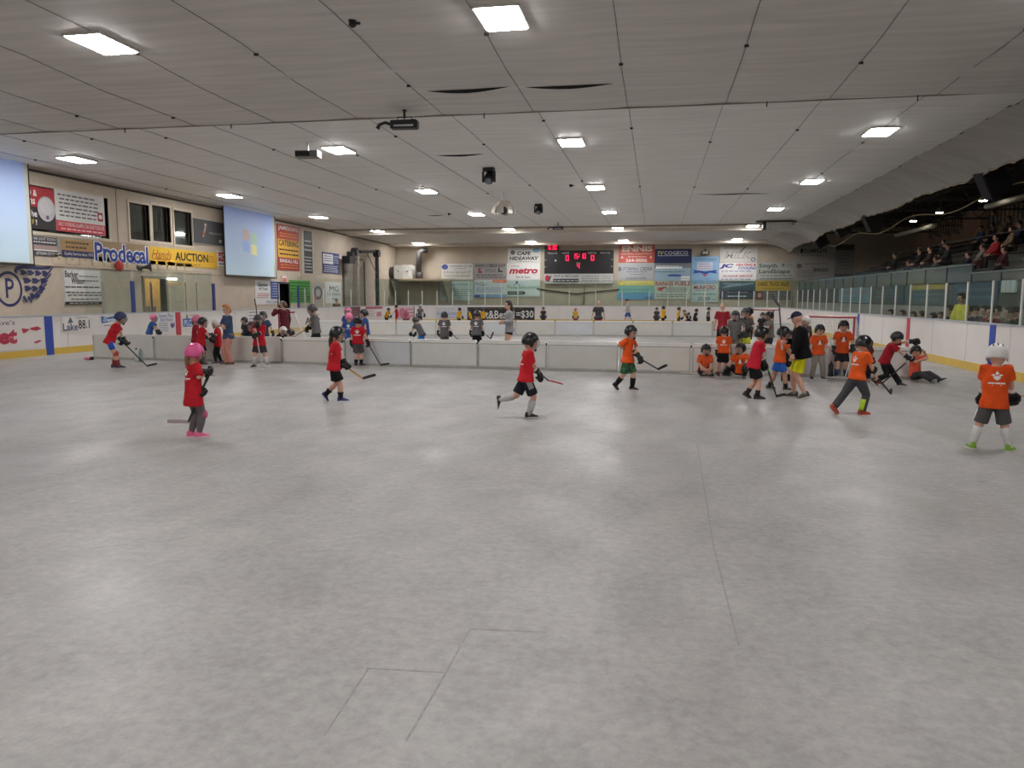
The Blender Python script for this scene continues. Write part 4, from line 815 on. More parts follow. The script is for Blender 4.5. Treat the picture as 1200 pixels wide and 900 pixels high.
# loudspeakers along the valance edge
for k, (px, py, s) in enumerate(((1163, 211, 1.0), (1022, 257, 1.05), (985, 265, 1.05), (960, 279, 1.1))):
    P = atx(px, py, 9.6); o = empty('loudspeaker', P); tag(o, 'black loudspeaker hung over the right boards, %s from the near end' % ORD[k], 'loudspeaker', 'loudspeakers along the stand side')
    R = Matrix.Rotation(-.55, 3, 'Y') @ Matrix.Rotation(.3, 3, 'X')
    f = lambda c, h: [c, R @ V((h[0], 0, 0)), R @ V((0, h[1], 0)), R @ V((0, 0, h[2]))]
    mk('cabinet', MB().obox(*f(V((0, 0, 0)), (.3 * s, .3 * s, .46 * s))), blk, o, local=True)
    mk('grille', MB().obox(*f(R @ V((-.31 * s, 0, 0)), (.012, .27 * s, .43 * s))), mat((16, 16, 17), .8), o, local=True)
    mk('hanging_chain', MB().tube([(0, 0, .4 * s), (.1, 0, 6.4 - P.z)], .018, 5), rod_m, o, local=True)
# slack cable along the stand
pts = []
for k in range(61):
    t = k / 60; y = 8 + 44 * t; pts.append((10.2, y, 4.95 + .16 * math.cos(t * math.pi * 10)))
tag(mk('slack_cable', MB().tube(pts, .022, 5), mat((140, 122, 88), .6)), 'slack tan cable looping along the stand side', 'cable')
# ================================================================== DIVIDER PANELS
pan_m = mat((196, 192, 186), .5, .08, 2.2, .05, name='scuffed_grey_panel'); cap_m = mat((232, 231, 227), .45, .05); clip_m = mat((60, 58, 56), .6)
def divider(p, q, name_i, row, cap=True, tone=0, grp=''):
    p = V(p); q = V(q); d = (q - p).normalized(); n = V((-d.y, d.x, 0)); L = (q - p).length
    o = empty('divider_panel', (p + q) / 2, math.atan2(d.y, d.x)); h = .70; a = L / 2 - .012
    tones = [(220, 220, 215), (213, 216, 219), (223, 220, 212), (215, 214, 208)]
    m = mat(tones[tone % 4], .5, .07, 1.6, .05)
    ch = .085 if cap else .05
    mk('panel_sheet', MB().box(-a, a, -.03, .03, .03, h - ch), m, o, local=True)
    if cap: mk('cap_groove', MB().box(-a, a, -.034, .034, h - ch - .012, h - ch), mat((120, 118, 112), .6), o, local=True)
    mk('base_rail', MB().box(-a, a, -.045, .045, 0, .05), mat((186, 184, 178), .6), o, local=True)
    mk('top_cap', MB().hexa([(-a, -.05, h - ch), (a, -.05, h - ch), (a, .05, h - ch), (-a, .05, h - ch)], [(-a + .05, -.045, h), (a - .05, -.045, h), (a - .05, .045, h), (-a + .05, .045, h)]), cap_m if cap else m, o, local=True)
    for x0 in (-a, a - .04): mk('end_stile', MB().box(x0, x0 + .04, -.036, .036, .05, h - ch), mat((196, 195, 190), .5), o, local=True)
    mk('joint_clip', MB().box(a - .02, a + .02, -.055, -.05, h - .1, h - .045), clip_m, o, local=True)
    tag(o, 'low grey divider panel, %s from the left in the %s row' % (ORD[name_i], row), 'divider panel', 'divider panels of the %s row' % row); return o
D1a = V((-15.86, 19.5, 0)); D1b = V((6.3, 18.4, 0))
ts = [0, .092, .18, .2713, .354, .437, .518, .598, .6775, .755, .829, .9025, .98]
D1 = [D1a.lerp(D1b, t) for t in ts]
for k in range(len(D1) - 1): divider(D1[k], D1[k + 1], k, 'front', k >= 3, k * 3 + (k // 3))
D2a = V((-15.3, 33.0, 0)); D2b = V((-4.6, 35.8, 0)); D2c = V((6.2, 36.6, 0))
n1 = 6
pts2 = [D2a.lerp(D2b, k / n1) for k in range(n1 + 1)] + [D2b.lerp(D2c, k / n1) for k in range(1, n1 + 1)]
for k in range(12): divider(pts2[k], pts2[k + 1], k, 'far', True, k * 2 + (k // 4))

# ================================================================== PEOPLE
SKIN = mat((206, 160, 138), .55, .06, 12, name='skin'); SKIN2 = mat((186, 140, 116), .55, .06, 12, name='skin_tan')
EYE = mat((40, 32, 30), .3); LIP = mat((168, 98, 92), .5)
def cloth(rgb, var=.12): return mat(rgb, .82, var, 9, .25, spec=.2)
RED = (190, 34, 46); ORG_ = (226, 88, 34); GREY = (92, 90, 92); YEL = (214, 160, 30); BLU = (42, 84, 158); BLK = (22, 22, 25)
PROP = {'kid': dict(hip=.47, th=.222, sh=.212, sz=.782, sw=.098, nb=.808, hc=.903, hh=.095, hw=.068, hd=.082, ua=.15, fa=.135, pw=.048, k=1.0),
        'adult': dict(hip=.51, th=.243, sh=.23, sz=.81, sw=.105, nb=.835, hc=.932, hh=.068, hw=.048, hd=.060, ua=.17, fa=.15, pw=.05, k=.92)}
def ik(a, t, l1, l2, pole):
    d = t - a; L = d.length; mx = (l1 + l2) * .999
    if L > mx: t = a + d * (mx / L); d = t - a; L = mx
    L = max(L, abs(l1 - l2) + 1e-3); x = (l1 * l1 - l2 * l2 + L * L) / (2 * L); h = math.sqrt(max(0, l1 * l1 - x * x)); u = d / d.length
    p = V(pole) - u * V(pole).dot(u)
    p = p.normalized() if p.length > 1e-6 else V((0, 0, 1))
    return a + u * x + p * h, t
def shell(mb, C, R, rad, keep, n=22, m=14):
    idx = {}; vs = []; fs = []
    def vert(i, k):
        k %= n
        if (i, k) not in idx:
            t = math.pi * min(max(i / m, .02), .98); p = 2 * math.pi * k / n; d = V((math.sin(t) * math.cos(p), math.sin(t) * math.sin(p), math.cos(t)))
            idx[(i, k)] = len(vs); vs.append(C + R @ V((d.x * rad[0], d.y * rad[1], d.z * rad[2])))
        return idx[(i, k)]
    for i in range(m):
        for k in range(n):
            t = math.pi * (i + .5) / m; p = 2 * math.pi * (k + .5) / n
            if keep(math.sin(t) * math.cos(p), math.sin(t) * math.sin(p), math.cos(t)): fs.append((vert(i, k), vert(i + 1, k), vert(i + 1, k + 1), vert(i, k + 1)))
    return mb.add(vs, fs)
PRINTS = []
EMB_BACK = [[(-.05, .05), (-.03, .062), (-.012, .05), (-.022, .04)], [(.05, .05), (.03, .062), (.012, .05), (.022, .04)], [(0, .092), (-.016, .066), (-.006, .054), (.006, .054), (.016, .066)], [(-.034, .034), (0, .046), (.034, .034), (.02, .014), (0, .0), (-.02, .014)],
            [(-.07, -.018), (-.02, -.018), (-.02, -.032), (-.07, -.032)], [(-.016, -.018), (.03, -.018), (.03, -.032), (-.016, -.032)], [(.034, -.018), (.07, -.018), (.07, -.032), (.034, -.032)], [(-.04, -.042), (.04, -.042), (.04, -.047), (-.04, -.047)]]
EMB_FRONT_D = [[(-.045, .05), (.03, .06), (.05, .03), (.045, -.03), (-.04, -.035), (-.052, .0)]]
EMB_FRONT_W = [[(-.005, .05), (.012, .05), (.03, -.012), (-.022, -.012)], [(-.034, -.016), (.038, -.016), (.034, -.03), (-.03, -.03)]]
def hand_frame(wr, d, n):
    d = d.normalized(); n = (n - d * n.dot(d)); n = n.normalized() if n.length > 1e-5 else d.orthogonal().normalized(); return d, n, d.cross(n)
def hand_mesh(mb, wr, d, n, s, bulk, thumb_sign, fat=1.0):
    # palm, four unequal bent fingers and a thumb leaving the side of the palm; s = stature
    d, n, e = hand_frame(wr, d, n); k = s * bulk
    P = lambda a, b, c: wr + d * (a * k) + e * (b * k) + n * (c * k)
    rs = []
    for a, hw, ht in ((-.002, .017, .013 * fat), (.012, .023, .014 * fat), (.03, .027, .014 * fat), (.046, .027, .012 * fat)):
        rs.append([P(a, hw * math.cos(t), ht * math.sin(t)) for t in [2 * math.pi * q / 10 for q in range(10)]])
    mb.rings(rs)
    for b, ln, r in ((-.0205, .84, .0068), (-.007, .97, .0072), (.0068, 1.0, .0072), (.0205, .9, .007)):
        b = b * thumb_sign
        mb.tube([P(.04, b, .002), P(.04 + .027 * ln, b, .010), P(.04 + .034 * ln, b, .030), P(.04 + .014 * ln, b, .042)], [r * k * fat, r * k * fat, r * .95 * k * fat, r * .8 * k * fat], 6)
    q = .024 * thumb_sign
    mb.tube([P(.01, q * .8, .004), P(.028, q * 1.5, .012), P(.044, q * 1.35, .028), P(.05, q * .7, .036)], [.0085 * k * fat, .008 * k * fat, .0075 * k * fat, .006 * k * fat], 6)
def person(label, loc, heading, H, kind='kid', pose=None, look=None, lod=0, group=None, name='person'):
    pose = pose or {}; look = look or {}
    q = PROP[kind]; rz = math.radians(heading - 90); loc = V(loc)
    root = empty(name, loc, rz); tag(root, label, 'person', group)
    R0 = Matrix.Rotation(rz, 3, 'Z'); W2 = lambda p: loc + R0 @ p
    vox = [.0125, .0175, .028][lod] * (H / 1.2 if kind == 'kid' else H / 1.7)
    hz = q['hip'] + pose.get('hz', 0); lean = math.radians(pose.get('lean', 3)); side = math.radians(pose.get('side', 0)); tw = math.radians(pose.get('twist', 0))
    Pv = V((pose.get('hx', 0), pose.get('hy', 0), hz)) * H
    s = V((math.sin(side), math.sin(lean) * math.cos(side), math.cos(lean) * math.cos(side))).normalized()
    r = V((math.cos(tw), math.sin(tw), 0)); r = (r - s * r.dot(s)).normalized(); f = s.cross(r)
    pr = V((1, 0, 0)) if 'ptw' not in pose else V((math.cos(math.radians(pose['ptw'])), math.sin(math.radians(pose['ptw'])), 0))
    T = lambda t, a=0, b=0: Pv + s * ((t - q['hip']) * H) + r * (a * H) + f * (b * H)
    nb = T(q['nb'])
    hy, hp = math.radians(pose.get('hyaw', 0)), math.radians(pose.get('hpitch', 6))
    RH = Matrix.Rotation(hy, 3, 'Z') @ Matrix.Rotation(-hp, 3, 'X'); hroll = math.radians(pose.get('hroll', 0))
    if hroll: RH = RH @ Matrix.Rotation(hroll, 3, 'Y')
    hup = RH @ V((0, 0, 1))
    HC = nb + (s * .5 + hup * .5).normalized() * ((q['hc'] - q['nb']) * H) + RH @ V((0, .012 * H, 0))
    hr = V((q['hw'], q['hd'], q['hh'])) * H
    # ---- limbs
    feet = pose.get('feet', [(-.065, 0, .04, 8, 0), (.065, 0, .04, -8, 0)]); kp = pose.get('knee', [(0, 1, 0)] * 2)
    legs = []
    for i in (0, 1):
        hipj = Pv + pr * ((-1, 1)[i] * q['pw'] * H) - V((0, 0, .01 * H)); fx = feet[i]
        kn, an = ik(hipj, V(fx[:3]) * H, q['th'] * H, q['sh'] * H, kp[i]); legs.append((hipj, kn, an))
    stick = pose.get('stick'); arms = []; hands = pose.get('hands', [(-.17, .05, .42), (.17, .05, .42)]); ep = pose.get('elbow', [(-.6, -1, -.3), (.6, -1, -.3)])
    grips = pose.get('grip', [None, None]) if stick else [None, None]
    if stick: SB, SH = V(stick[0]) * H, V(stick[1]) * H
    for i in (0, 1):
        shj = T(q['sz'], (-1, 1)[i] * q['sw']); hd_n = None
        if grips[i] is not None:
            g = SB.lerp(SH, grips[i]); ap = (g - shj).normalized(); ap = (ap + V((0, .6, 0))).normalized(); tgt = g - ap * (.05 * H)
        else: tgt = V(hands[i]) * H
        el, wr = ik(shj, tgt, q['ua'] * H, q['fa'] * H, ep[i])
        d = (wr - el).normalized()
        if grips[i] is not None:
            g = SB.lerp(SH, grips[i]); d = (g - wr).normalized() * .6 + d * .4; ax = (SH - SB).normalized(); n = d.cross(ax)
            if n.dot(V((0, 0, -1)) + V(((1, -1)[i] * 1.0, 0, 0))) < 0: n = -n
        else: n = V(((1, -1)[i] * 1.0, .3, -.2))
        arms.append((shj, el, wr, d, n))
    # ---- body: one continuous skin
    mb = MB(); N = 14
    def ring(t, a, b, sh=0.0, rr=r, ff=f):
        c = T(t) + ff * (sh * H); return [c + rr * (a * H * math.cos(x)) + ff * (b * H * math.sin(x)) for x in [2 * math.pi * k / N for k in range(N)]]
    K = q['k']; hp_ = q['hip']
    mb.rings([ring(hp_ - .035, .07 * K, .05 * K), ring(hp_ + .0, .086 * K, .060 * K), ring(hp_ + .09, .076 * K, .055 * K), ring(hp_ + .18, .086 * K, .062 * K), ring(q['sz'] - .03, .092 * K, .056 * K), ring(q['sz'] + .012, .066 * K, .042 * K), ring(q['nb'] + .0, .034 * K, .034 * K)])
    mb.tube([T(q['nb'] - .02), nb.lerp(HC, .6)], [.034 * K * H, .033 * K * H], 10)
    legr = [.060, .052, .038, .041, .024]
    for hj, kn, an in legs:
        mb.tube([hj, hj.lerp(kn, .5), kn, kn.lerp(an, .35), an], [x * K * H for x in legr], 10)
    for i in (0, 1):
        sj, el, wr, d, n = arms[i]; mb.tube([sj - (el - sj) * .05, sj.lerp(el, .5), el, el.lerp(wr, .35), wr], [x * K * H for x in (.037, .033, .026, .0265, .019)], 10)
        if not look.get('glove') or look.get('bare') == i: hand_mesh(mb, wr, d, n, H, 1.0 if kind == 'kid' else .95, (1, -1)[i])
    mb.ell(HC, hr, 16, 12, RH); mb.ell(HC + RH @ V((0, .022 * H, -.42 * hr.z)), (hr.x * .74, hr.y * .72, hr.z * .58), 12, 8, RH)
    mb.ell(HC + RH @ V((0, hr.y * .98, -.12 * hr.z)), (hr.x * .17, hr.y * .18, hr.z * .2), 8, 6, RH)
    for sx in (-1, 1): mb.ell(HC + RH @ V((sx * hr.x * .98, -.05 * hr.y, -.08 * hr.z)), (hr.x * .14, hr.y * .2, hr.z * .28), 8, 6, RH)
    skin = look.get('skin', SKIN)
    eyes = [HC + RH @ V((sx * hr.x * .4, hr.y * .9, .04 * hr.z)) for sx in (-1, 1)]; mouth = HC + RH @ V((0, hr.y * .92, -.52 * hr.z))
    def post(me):
        for m_ in (EYE, LIP): me.materials.append(m_)
        for p in me.polygons:
            c = p.center
            if (c - HC).length > hr.z * 1.25: continue
            if any((c - e).length < hr.x * .2 for e in eyes): p.material_index = 1
            elif abs((RH.transposed() @ (c - mouth)).x) < hr.x * .34 and abs((c - mouth).z) < hr.z * .07 and (c - mouth).length < hr.x * .5: p.material_index = 2
    body = mk('body', mb, skin, root, local=True); remesh(body, vox, 2, post)
    # ---- shirt
    sc = cloth(look.get('shirt', RED)) if not hasattr(look.get('shirt'), 'node_tree') else look['shirt']
    if look.get('shirt', RED) is not None:
        hem = look.get('hem', -.055); fl = look.get('flare', 1.0); mb = MB()
        bk = look.get('bulk', 1.0); mb.rings([ring(hp_ + hem, .128 * K * fl * bk, .100 * K * fl * bk), ring(hp_ + hem + .03, .127 * K * fl * bk, .098 * K * fl * bk), ring(hp_ + .06, .108 * K * bk, .084 * K * bk), ring(hp_ + .17, .107 * K * bk, .083 * K * bk), ring(q['sz'] - .035, .109 * K * bk, .074 * K * bk), ring(q['sz'] + .008, .088 * K, .054 * K), ring(q['nb'] - .012, .052 * K, .046 * K)])
        sl = look.get('sleeve', .82)
        for i in (0, 1):
            sj, el, wr, d, n = arms[i]; inn = sj.lerp(T(q['sz'] - .02), .35)
            if sl <= 1.0: mb.tube([inn, sj, sj.lerp(el, .5 * sl), sj.lerp(el, sl)], [x * K * H for x in (.044, .045, .049, .054)], 12)
            else: mb.tube([inn, sj, el, el.lerp(wr, .5), el.lerp(wr, .93)], [x * K * H for x in (.047, .047, .045, .041, .036)], 12)
        sp = random.random() * 50
        def spost(me):
            nn = len(me.vertices); co = [0.0] * (3 * nn); no = [0.0] * (3 * nn); me.vertices.foreach_get('co', co); me.vertices.foreach_get('normal', no)
            for k in range(0, 3 * nn, 3):
                x, y, z = co[k] / H, co[k + 1] / H, co[k + 2] / H
                a = (noise.noise((x * 9 + sp, y * 9, z * 14)) + .6 * noise.noise((x * 22, y * 22 + sp, z * 22))) * .0045 * H
                co[k] += no[k] * a; co[k + 1] += no[k + 1] * a; co[k + 2] += no[k + 2] * a
            me.vertices.foreach_set('co', co)
        so = mk('shirt', mb, sc, root, local=True); remesh(so, vox, 4, spost if lod < 2 else None)
        if look.get('back'): PRINTS.append((so, T(q['sz'] - .12), r, s, f, -1, EMB_BACK, mat((230, 226, 222), .7), H))
        if look.get('front'):
            PRINTS.append((so, T(q['sz'] - .11), r, s, f, 1, EMB_FRONT_D, mat((36, 34, 40), .7), H)); PRINTS.append((so, T(q['sz'] - .11), r, s, f, 1.012, EMB_FRONT_W, mat((232, 230, 226), .7), H))
    # ---- legwear
    bt = look.get('bottoms', 'shorts')
    if bt:
        bc = look.get('bcol', BLK); bcm = bc if hasattr(bc, 'node_tree') else cloth(bc); mb = MB()
        mb.rings([ring(hp_ - .05, .078 * K, .062 * K), ring(hp_ + .0, .090 * K, .066 * K), ring(hp_ + .06, .080 * K, .058 * K)])
        for hj, kn, an in legs:
            if bt == 'shorts': e = look.get('slen', .8); mb.tube([hj + (hj - kn) * .02, hj.lerp(kn, .4), hj.lerp(kn, e)], [.058 * K * H, .064 * K * H, .067 * K * H], 12)
            elif bt == 'tights': mb.tube([hj + (hj - kn) * .1, hj.lerp(kn, .5), kn, kn.lerp(an, .35), kn.lerp(an, .95)], [x * K * H for x in (.065, .056, .043, .045, .03)], 12)
            else: mb.tube([hj + (hj - kn) * .1, hj.lerp(kn, .5), kn, kn.lerp(an, .5), kn.lerp(an, .98)], [x * K * H for x in (.068, .062, .050, .049, .046)], 12)
        lo = mk({'shorts': 'shorts', 'tights': 'leggings', 'pants': 'trousers'}[bt], mb, bcm, root, local=True); remesh(lo, vox, 3)
    for nm_, i, seg, t0, t1, rad, dr, half, col in look.get('patch', []):      # coloured cloth patches lying on a leg
        p0, p1 = (legs[i][0], legs[i][1]) if seg == 'thigh' else (legs[i][1], legs[i][2]); ax = (p1 - p0).normalized(); d0 = V(dr); d0 = (d0 - ax * d0.dot(ax)).normalized(); d1 = ax.cross(d0); vs = []; fs = []
        for b in range(5):
            c = p0.lerp(p1, t0 + (t1 - t0) * b / 4)
            for k in range(6): an_ = math.radians(-half + 2 * half * k / 5); vs.append(c + (d0 * math.cos(an_) + d1 * math.sin(an_)) * (rad * H))
        for b in range(4):
            for k in range(5): e = b * 6 + k; fs.append((e, e + 1, e + 7, e + 6))
        pt = mk(nm_, MB().add(vs, fs), cloth(col), lo if bt else root, local=True, smooth=True); pt.modifiers.new('t', 'SOLIDIFY').thickness = .004
    for i in (0, 1):
        hj, kn, an = legs[i]
        if look.get('sock'):
            h = look.get('sockh', .55); mk('sock', MB().tube([an.lerp(kn, h), an.lerp(kn, h * .6), an + (an - kn) * .06], [.045 * K * H if h > .4 else .036 * K * H, .043 * K * H if h > .5 else .034 * K * H, .030 * K * H], 12), cloth(look['sock']), root, local=True, smooth=True)
        if look.get('kneepad') is not None:
            mk('knee_pad', MB().ell(kn + V((0, .012 * H, 0)), (.052 * K * H, .046 * K * H, .056 * K * H), 12, 8), cloth(look['kneepad']), root, local=True, smooth=True)
        if look.get('shinguard') is not None: mk('shin_pad', MB().tube([kn + V((0, .02 * H, .02 * H)), kn.lerp(an, .5) + V((0, .022 * H, 0)), kn.lerp(an, .9) + V((0, .016 * H, 0))], [.05 * K * H, .046 * K * H, .036 * K * H], 10), cloth(look['shinguard']), root, local=True, smooth=True)
        # shoe
        fx = feet[i]; RF = Matrix.Rotation(math.radians(fx[3]), 3, 'Z') @ Matrix.Rotation(-math.radians(fx[4]), 3, 'X')
        A = lambda x, y, z: an + RF @ (V((x, y, z)) * H)
        ups = [(-.046, .016, .012), (-.036, .025, .030), (-.005, .028, .034), (.035, .030, .014), (.075, .032, -.004), (.1, .027, -.013), (.112, .014, -.022)]
        rs = [[A(w_ * cx, y, (-.032 if cz < 0 else -.032 + (zt_ + .032) * cz)) for cx, cz in ((1, -1), (1, .35), (.75, .8), (.3, 1), (-.3, 1), (-.75, .8), (-1, .35), (-1, -1))] for y, w_, zt_ in ups]
        sh = mk('shoe', MB().rings(rs), mat(look.get('shoe', (36, 34, 36)), .6, .1), root, local=True, smooth=False)
        out = [(.0, -.05), (.024, -.04), (.029, 0), (.033, .05), (.034, .08), (.024, .108), (0, .118), (-.024, .108), (-.034, .08), (-.033, .05), (-.029, 0), (-.024, -.04)]
        mk('sole', MB().prism(out, lambda p: A(p[0], p[1], -.040), lambda p: A(p[0], p[1], -.029)), mat(look.get('sole', (200, 198, 194)), .6), sh, local=True)
    # ---- gloves
    if look.get('glove'):
        for i in (0, 1):
            if look.get('bare') == i: continue
            sj, el, wr, d, n = arms[i]; mb = MB(); dd, nn, ee = hand_frame(wr, d, n); gs = look.get('gs', 1.72)
            mb.tube([wr - dd * .05 * H, wr - dd * .02 * H, wr + dd * .006 * H], [.043 * H, .041 * H, .032 * H], 10)
            hand_mesh(mb, wr - dd * .006 * H, d, n, H, gs * .95, (1, -1)[i], 1.35)
            g = mk('glove', mb, mat(look['glove'], .55, .15, 14), root, local=True, smooth=True)
            if lod < 2: remesh(g, .0085 * H / 1.2, 1)
            mk('cuff_band', MB().tube([wr - dd * .054 * H, wr - dd * .042 * H], .0445 * H, 10), mat(look.get('gtrim', (190, 190, 188)), .6), g, local=True)
    # ---- head cover
    if look.get('helmet'):
        mb = MB(); rad = V((hr.x * 1.26, hr.y * 1.2, hr.z * 1.08)); C = HC + RH @ V((0, -.004 * H, .06 * hr.z))
        shell(mb, C, RH, rad, lambda x, y, z: (z > .20) if y > .55 else ((z > -.52) if (y < .28 and (abs(x) > .35 or y < 0)) else z > .02))
        he = mk('helmet', mb, mat(look['helmet'], .28, .06, 8, spec=.6), root, local=True, smooth=True); so_ = he.modifiers.new('t', 'SOLIDIFY'); so_.thickness = .012 * H; so_.offset = 0
        if lod < 2:
            for ox in (-.42, 0, .42):
                pts = []
                for k in range(7):
                    a = math.radians(35 + 100 * k / 6); pts.append(C + RH @ V((ox * rad.x, rad.y * math.cos(a) * 1.0 * math.sqrt(1 - ox * ox * .9), rad.z * math.sin(a) * 1.01 * math.sqrt(1 - ox * ox * .9))))
                mk('vent_ridge', MB().tube(pts, .009 * H, 6), mat(look.get('ridge', tuple(max(0, c - 16) for c in look['helmet'])), .35), he, local=True, smooth=True)
            for sx in (-1, 1): mk('ear_guard', MB().ell(C + RH @ V((sx * rad.x * .98, .0, -.42 * rad.z)), (.008 * H, .02 * H, .024 * H), 10, 6, RH), mat(tuple(int(c * .7) for c in look['helmet']), .4), he, local=True, smooth=True)
        if look.get('cage', True):
            mb = MB(); cr = V((hr.x * 1.3, hr.y * 1.38, hr.z * 1.1))
            cp = lambda az, el_: HC + RH @ V((cr.x * math.sin(az) * math.cos(el_), cr.y * math.cos(az) * math.cos(el_), cr.z * math.sin(el_)))
            for e_ in ([-52, -38, -24, -10, 4, 16] if lod < 2 else [-50, -20, 12]): mb.tube([cp(math.radians(a), math.radians(e_)) for a in range(-66, 67, 22)], .0026 * H, 4)
            for a in ((-60, -30, 0, 30, 60) if lod < 2 else (-50, 0, 50)): mb.tube([cp(math.radians(a), math.radians(e_)) for e_ in (-52, -30, -8, 16)], .0026 * H, 4)
            mk('face_cage', mb, mat(look.get('cagec', (150, 150, 152)), .3, .05, metal=.6), he, local=True)
            mk('chin_cup', MB().ell(HC + RH @ V((0, hr.y * .9, -.9 * hr.z)), (.03 * H, .018 * H, .018 * H), 8, 6, RH), mat((28, 28, 30), .5), he, local=True, smooth=True)
    if look.get('cap'):
        mb = MB(); rad = V((hr.x * 1.14, hr.y * 1.12, hr.z * 1.04)); C = HC + RH @ V((0, 0, .05 * hr.z))
        shell(mb, C, RH, rad, lambda x, y, z: z > .12)
        ca = mk('cap', mb, cloth(look['cap']), root, local=True, smooth=True); so_ = ca.modifiers.new('t', 'SOLIDIFY'); so_.thickness = .006 * H
        if look.get('brim', True):
            pts = [(-.9, .55), (-.75, 1.1), (-.3, 1.55), (.3, 1.55), (.75, 1.1), (.9, .55)]
            bz = lambda p, dz: C + RH @ V((p[0] * rad.x, p[1] * rad.y, .2 * rad.z - .12 * rad.z * max(0, p[1] - .6) - dz))
            mk('brim', MB().prism(pts, lambda p: bz(p, .006 * H), lambda p: bz(p, 0)), cloth(look['cap']), ca, local=True)
    if look.get('hair'):
        mb = MB(); rad = V((hr.x * 1.1, hr.y * 1.1, hr.z * 1.06)); C = HC + RH @ V((0, -.006 * H, .02 * H))
        low = look.get('hairlow', -.35)
        if not look.get('cap') and not look.get('helmet'):
            shell(mb, C, RH, rad, lambda x, y, z: z > .38 if y > .45 else z > low)
            for sx in (-.3, .3): mb.ell(C + RH @ V((sx * hr.x, .55 * hr.y, .62 * hr.z)), (hr.x * .6, hr.y * .4, hr.z * .35), 10, 6, RH)
        hl = look.get('hairlong', 0)
        if hl:
            b0 = HC + RH @ V((0, -hr.y * .9, -.15 * hr.z)); wd = look.get('hairw', .05)
            mb.tube([b0 + RH @ V((0, .02 * H, .05 * H)), b0 + V((0, -.012 * H, -.3 * hl * H)), b0 + V((0, -.014 * H, -.65 * hl * H)), b0 + V((0, .002 * H, -hl * H))], [wd * H, wd * 1.1 * H, wd * .9 * H, wd * .35 * H], 10, flat=.6, side=(1, 0, 0))
        ho = mk('hair', mb, mat(look['hair'], .7, .2, 20, .3), root, local=True, smooth=True)
        if not look.get('helmet') or hl: pass
    # ---- stick
    if stick:
        build_stick(pose.get('slabel', label + ' stick'), W2(SB), W2(SH), (R0 @ V(stick[2])).normalized(), look)
    root['_H'] = H
    return root
def build_stick(label, B, Hh, bd, look=None, L=.24):
    look = look or {}; d = (Hh - B).normalized(); o = empty('hockey_stick', Hh); tag(o, label, 'hockey stick', 'hockey sticks')
    mk('shaft', MB().tube([B, B.lerp(Hh, .6), Hh], [.0155, .0145, .0135], 6), mat(look.get('stickc', (36, 34, 36)), .45, .1), o)
    mk('grip_tape', MB().tube([B - d * .012, B, B + d * .16], [.02, .02, .018], 8), mat(look.get('tapec', (200, 198, 192)), .8), o)
    bd = (bd - d * bd.dot(d) * .3).normalized(); u = (-d - bd * (-d).dot(bd)).normalized(); sd = bd.cross(u); rs = []
    for t, h0, cv in ((-.04, .018, 0), (0, .027, 0), (.35, .03, .006), (.7, .031, .016), (.95, .028, .026), (1.0, .018, .03)):
        c = Hh + bd * (t * L) + sd * cv; rs.append([c + u * h0 + sd * .006, c + u * h0 - sd * .006, c - u * h0 * .6 - sd * .006, c - u * h0 * .6 + sd * .006])
    mk('blade', MB().rings(rs), mat(look.get('bladec', (30, 29, 31)), .6, .15), o)
    return o
def foot(px, py): return atz(px, py)
def tallness(P, py): return z_at(P, py)
# ------------------------------------------------------------------ players on the near floor
def near(label, px, py, top, heading, pose=None, look=None, kind='kid', k=1.0, lod=0, H=None, group='players on the near floor'):
    P = foot(px, py); h = H or z_at(P, top) / (1.015 if kind == 'kid' else 1.0) * k
    return person(label, P, heading, h, kind, pose, look, lod, group)
BG = (20, 20, 22)
camo = mat((52, 96, 66), .85, .85, 16, name='green_camouflage_cloth')
near('child in a pink helmet and long red shirt standing with pink shoes', 229, 512, 402, 54,
     dict(feet=[(-.04, -.03, .04, 5, 0), (.05, .02, .04, -5, 0)], stick=((.09, .16, .72), (.0, -.07, .17), (-.25, -1, -.05)), grip=[.38, .06], hpitch=8, lean=2, slabel='stick held upright by the child in the pink helmet'),
     dict(shirt=RED, hem=-.13, flare=1.02, bottoms='tights', bcol=(104, 98, 100), kneepad=(196, 104, 134), shoe=(226, 110, 150), sole=(236, 214, 220), helmet=(226, 92, 150), ridge=(214, 84, 140), cagec=(60, 60, 64), glove=BG, gtrim=(40, 40, 42), back=True, hair=(134, 96, 66), hairlong=.15, hairw=.034, stickc=(40, 38, 40), bladec=(176, 160, 160), tapec=(40, 38, 38)))
near('player in a dark blue helmet with blue and white shorts bending forward', 135, 431.5, 367, 36,
     dict(lean=24, hy=-.06, hpitch=18, feet=[(-.06, -.02, .04, 6, 0), (.06, .06, .04, -4, 0)], stick=((-.02, .08, .52), (.0, .50, .02), (.1, 1, .06)), grip=[.38, .08], slabel='black stick of the player in the dark blue helmet'),
     dict(shirt=RED, hem=-.06, bottoms='shorts', bcol=(214, 212, 212), slen=.62, patch=[('side_panel', 1, 'thigh', .0, .6, .070, (1, 0, 0), 40, (40, 90, 190)), ('side_panel', 0, 'thigh', .0, .6, .070, (-1, 0, 0), 40, (40, 90, 190))], kneepad=(170, 76, 70), sock=(150, 70, 70), sockh=.5, shoe=(50, 56, 78), helmet=(34, 46, 96), cagec=(90, 100, 130), glove=BG, stickc=(34, 34, 36)), k=1.07)
near('red shirted child with an amber haired ponytail and pink helmet at the left divider', 230.5, 424, 369, 40, dict(hands=[(-.1, .12, .6), (.1, .14, .58)]),
     dict(shirt=(150, 40, 52), helmet=(206, 110, 140), cage=True, hair=(120, 80, 60), hairlong=.1, hairw=.03, glove=BG, bcol=(40, 40, 44), sock=(60, 60, 64), shoe=(40, 40, 46)), lod=1)
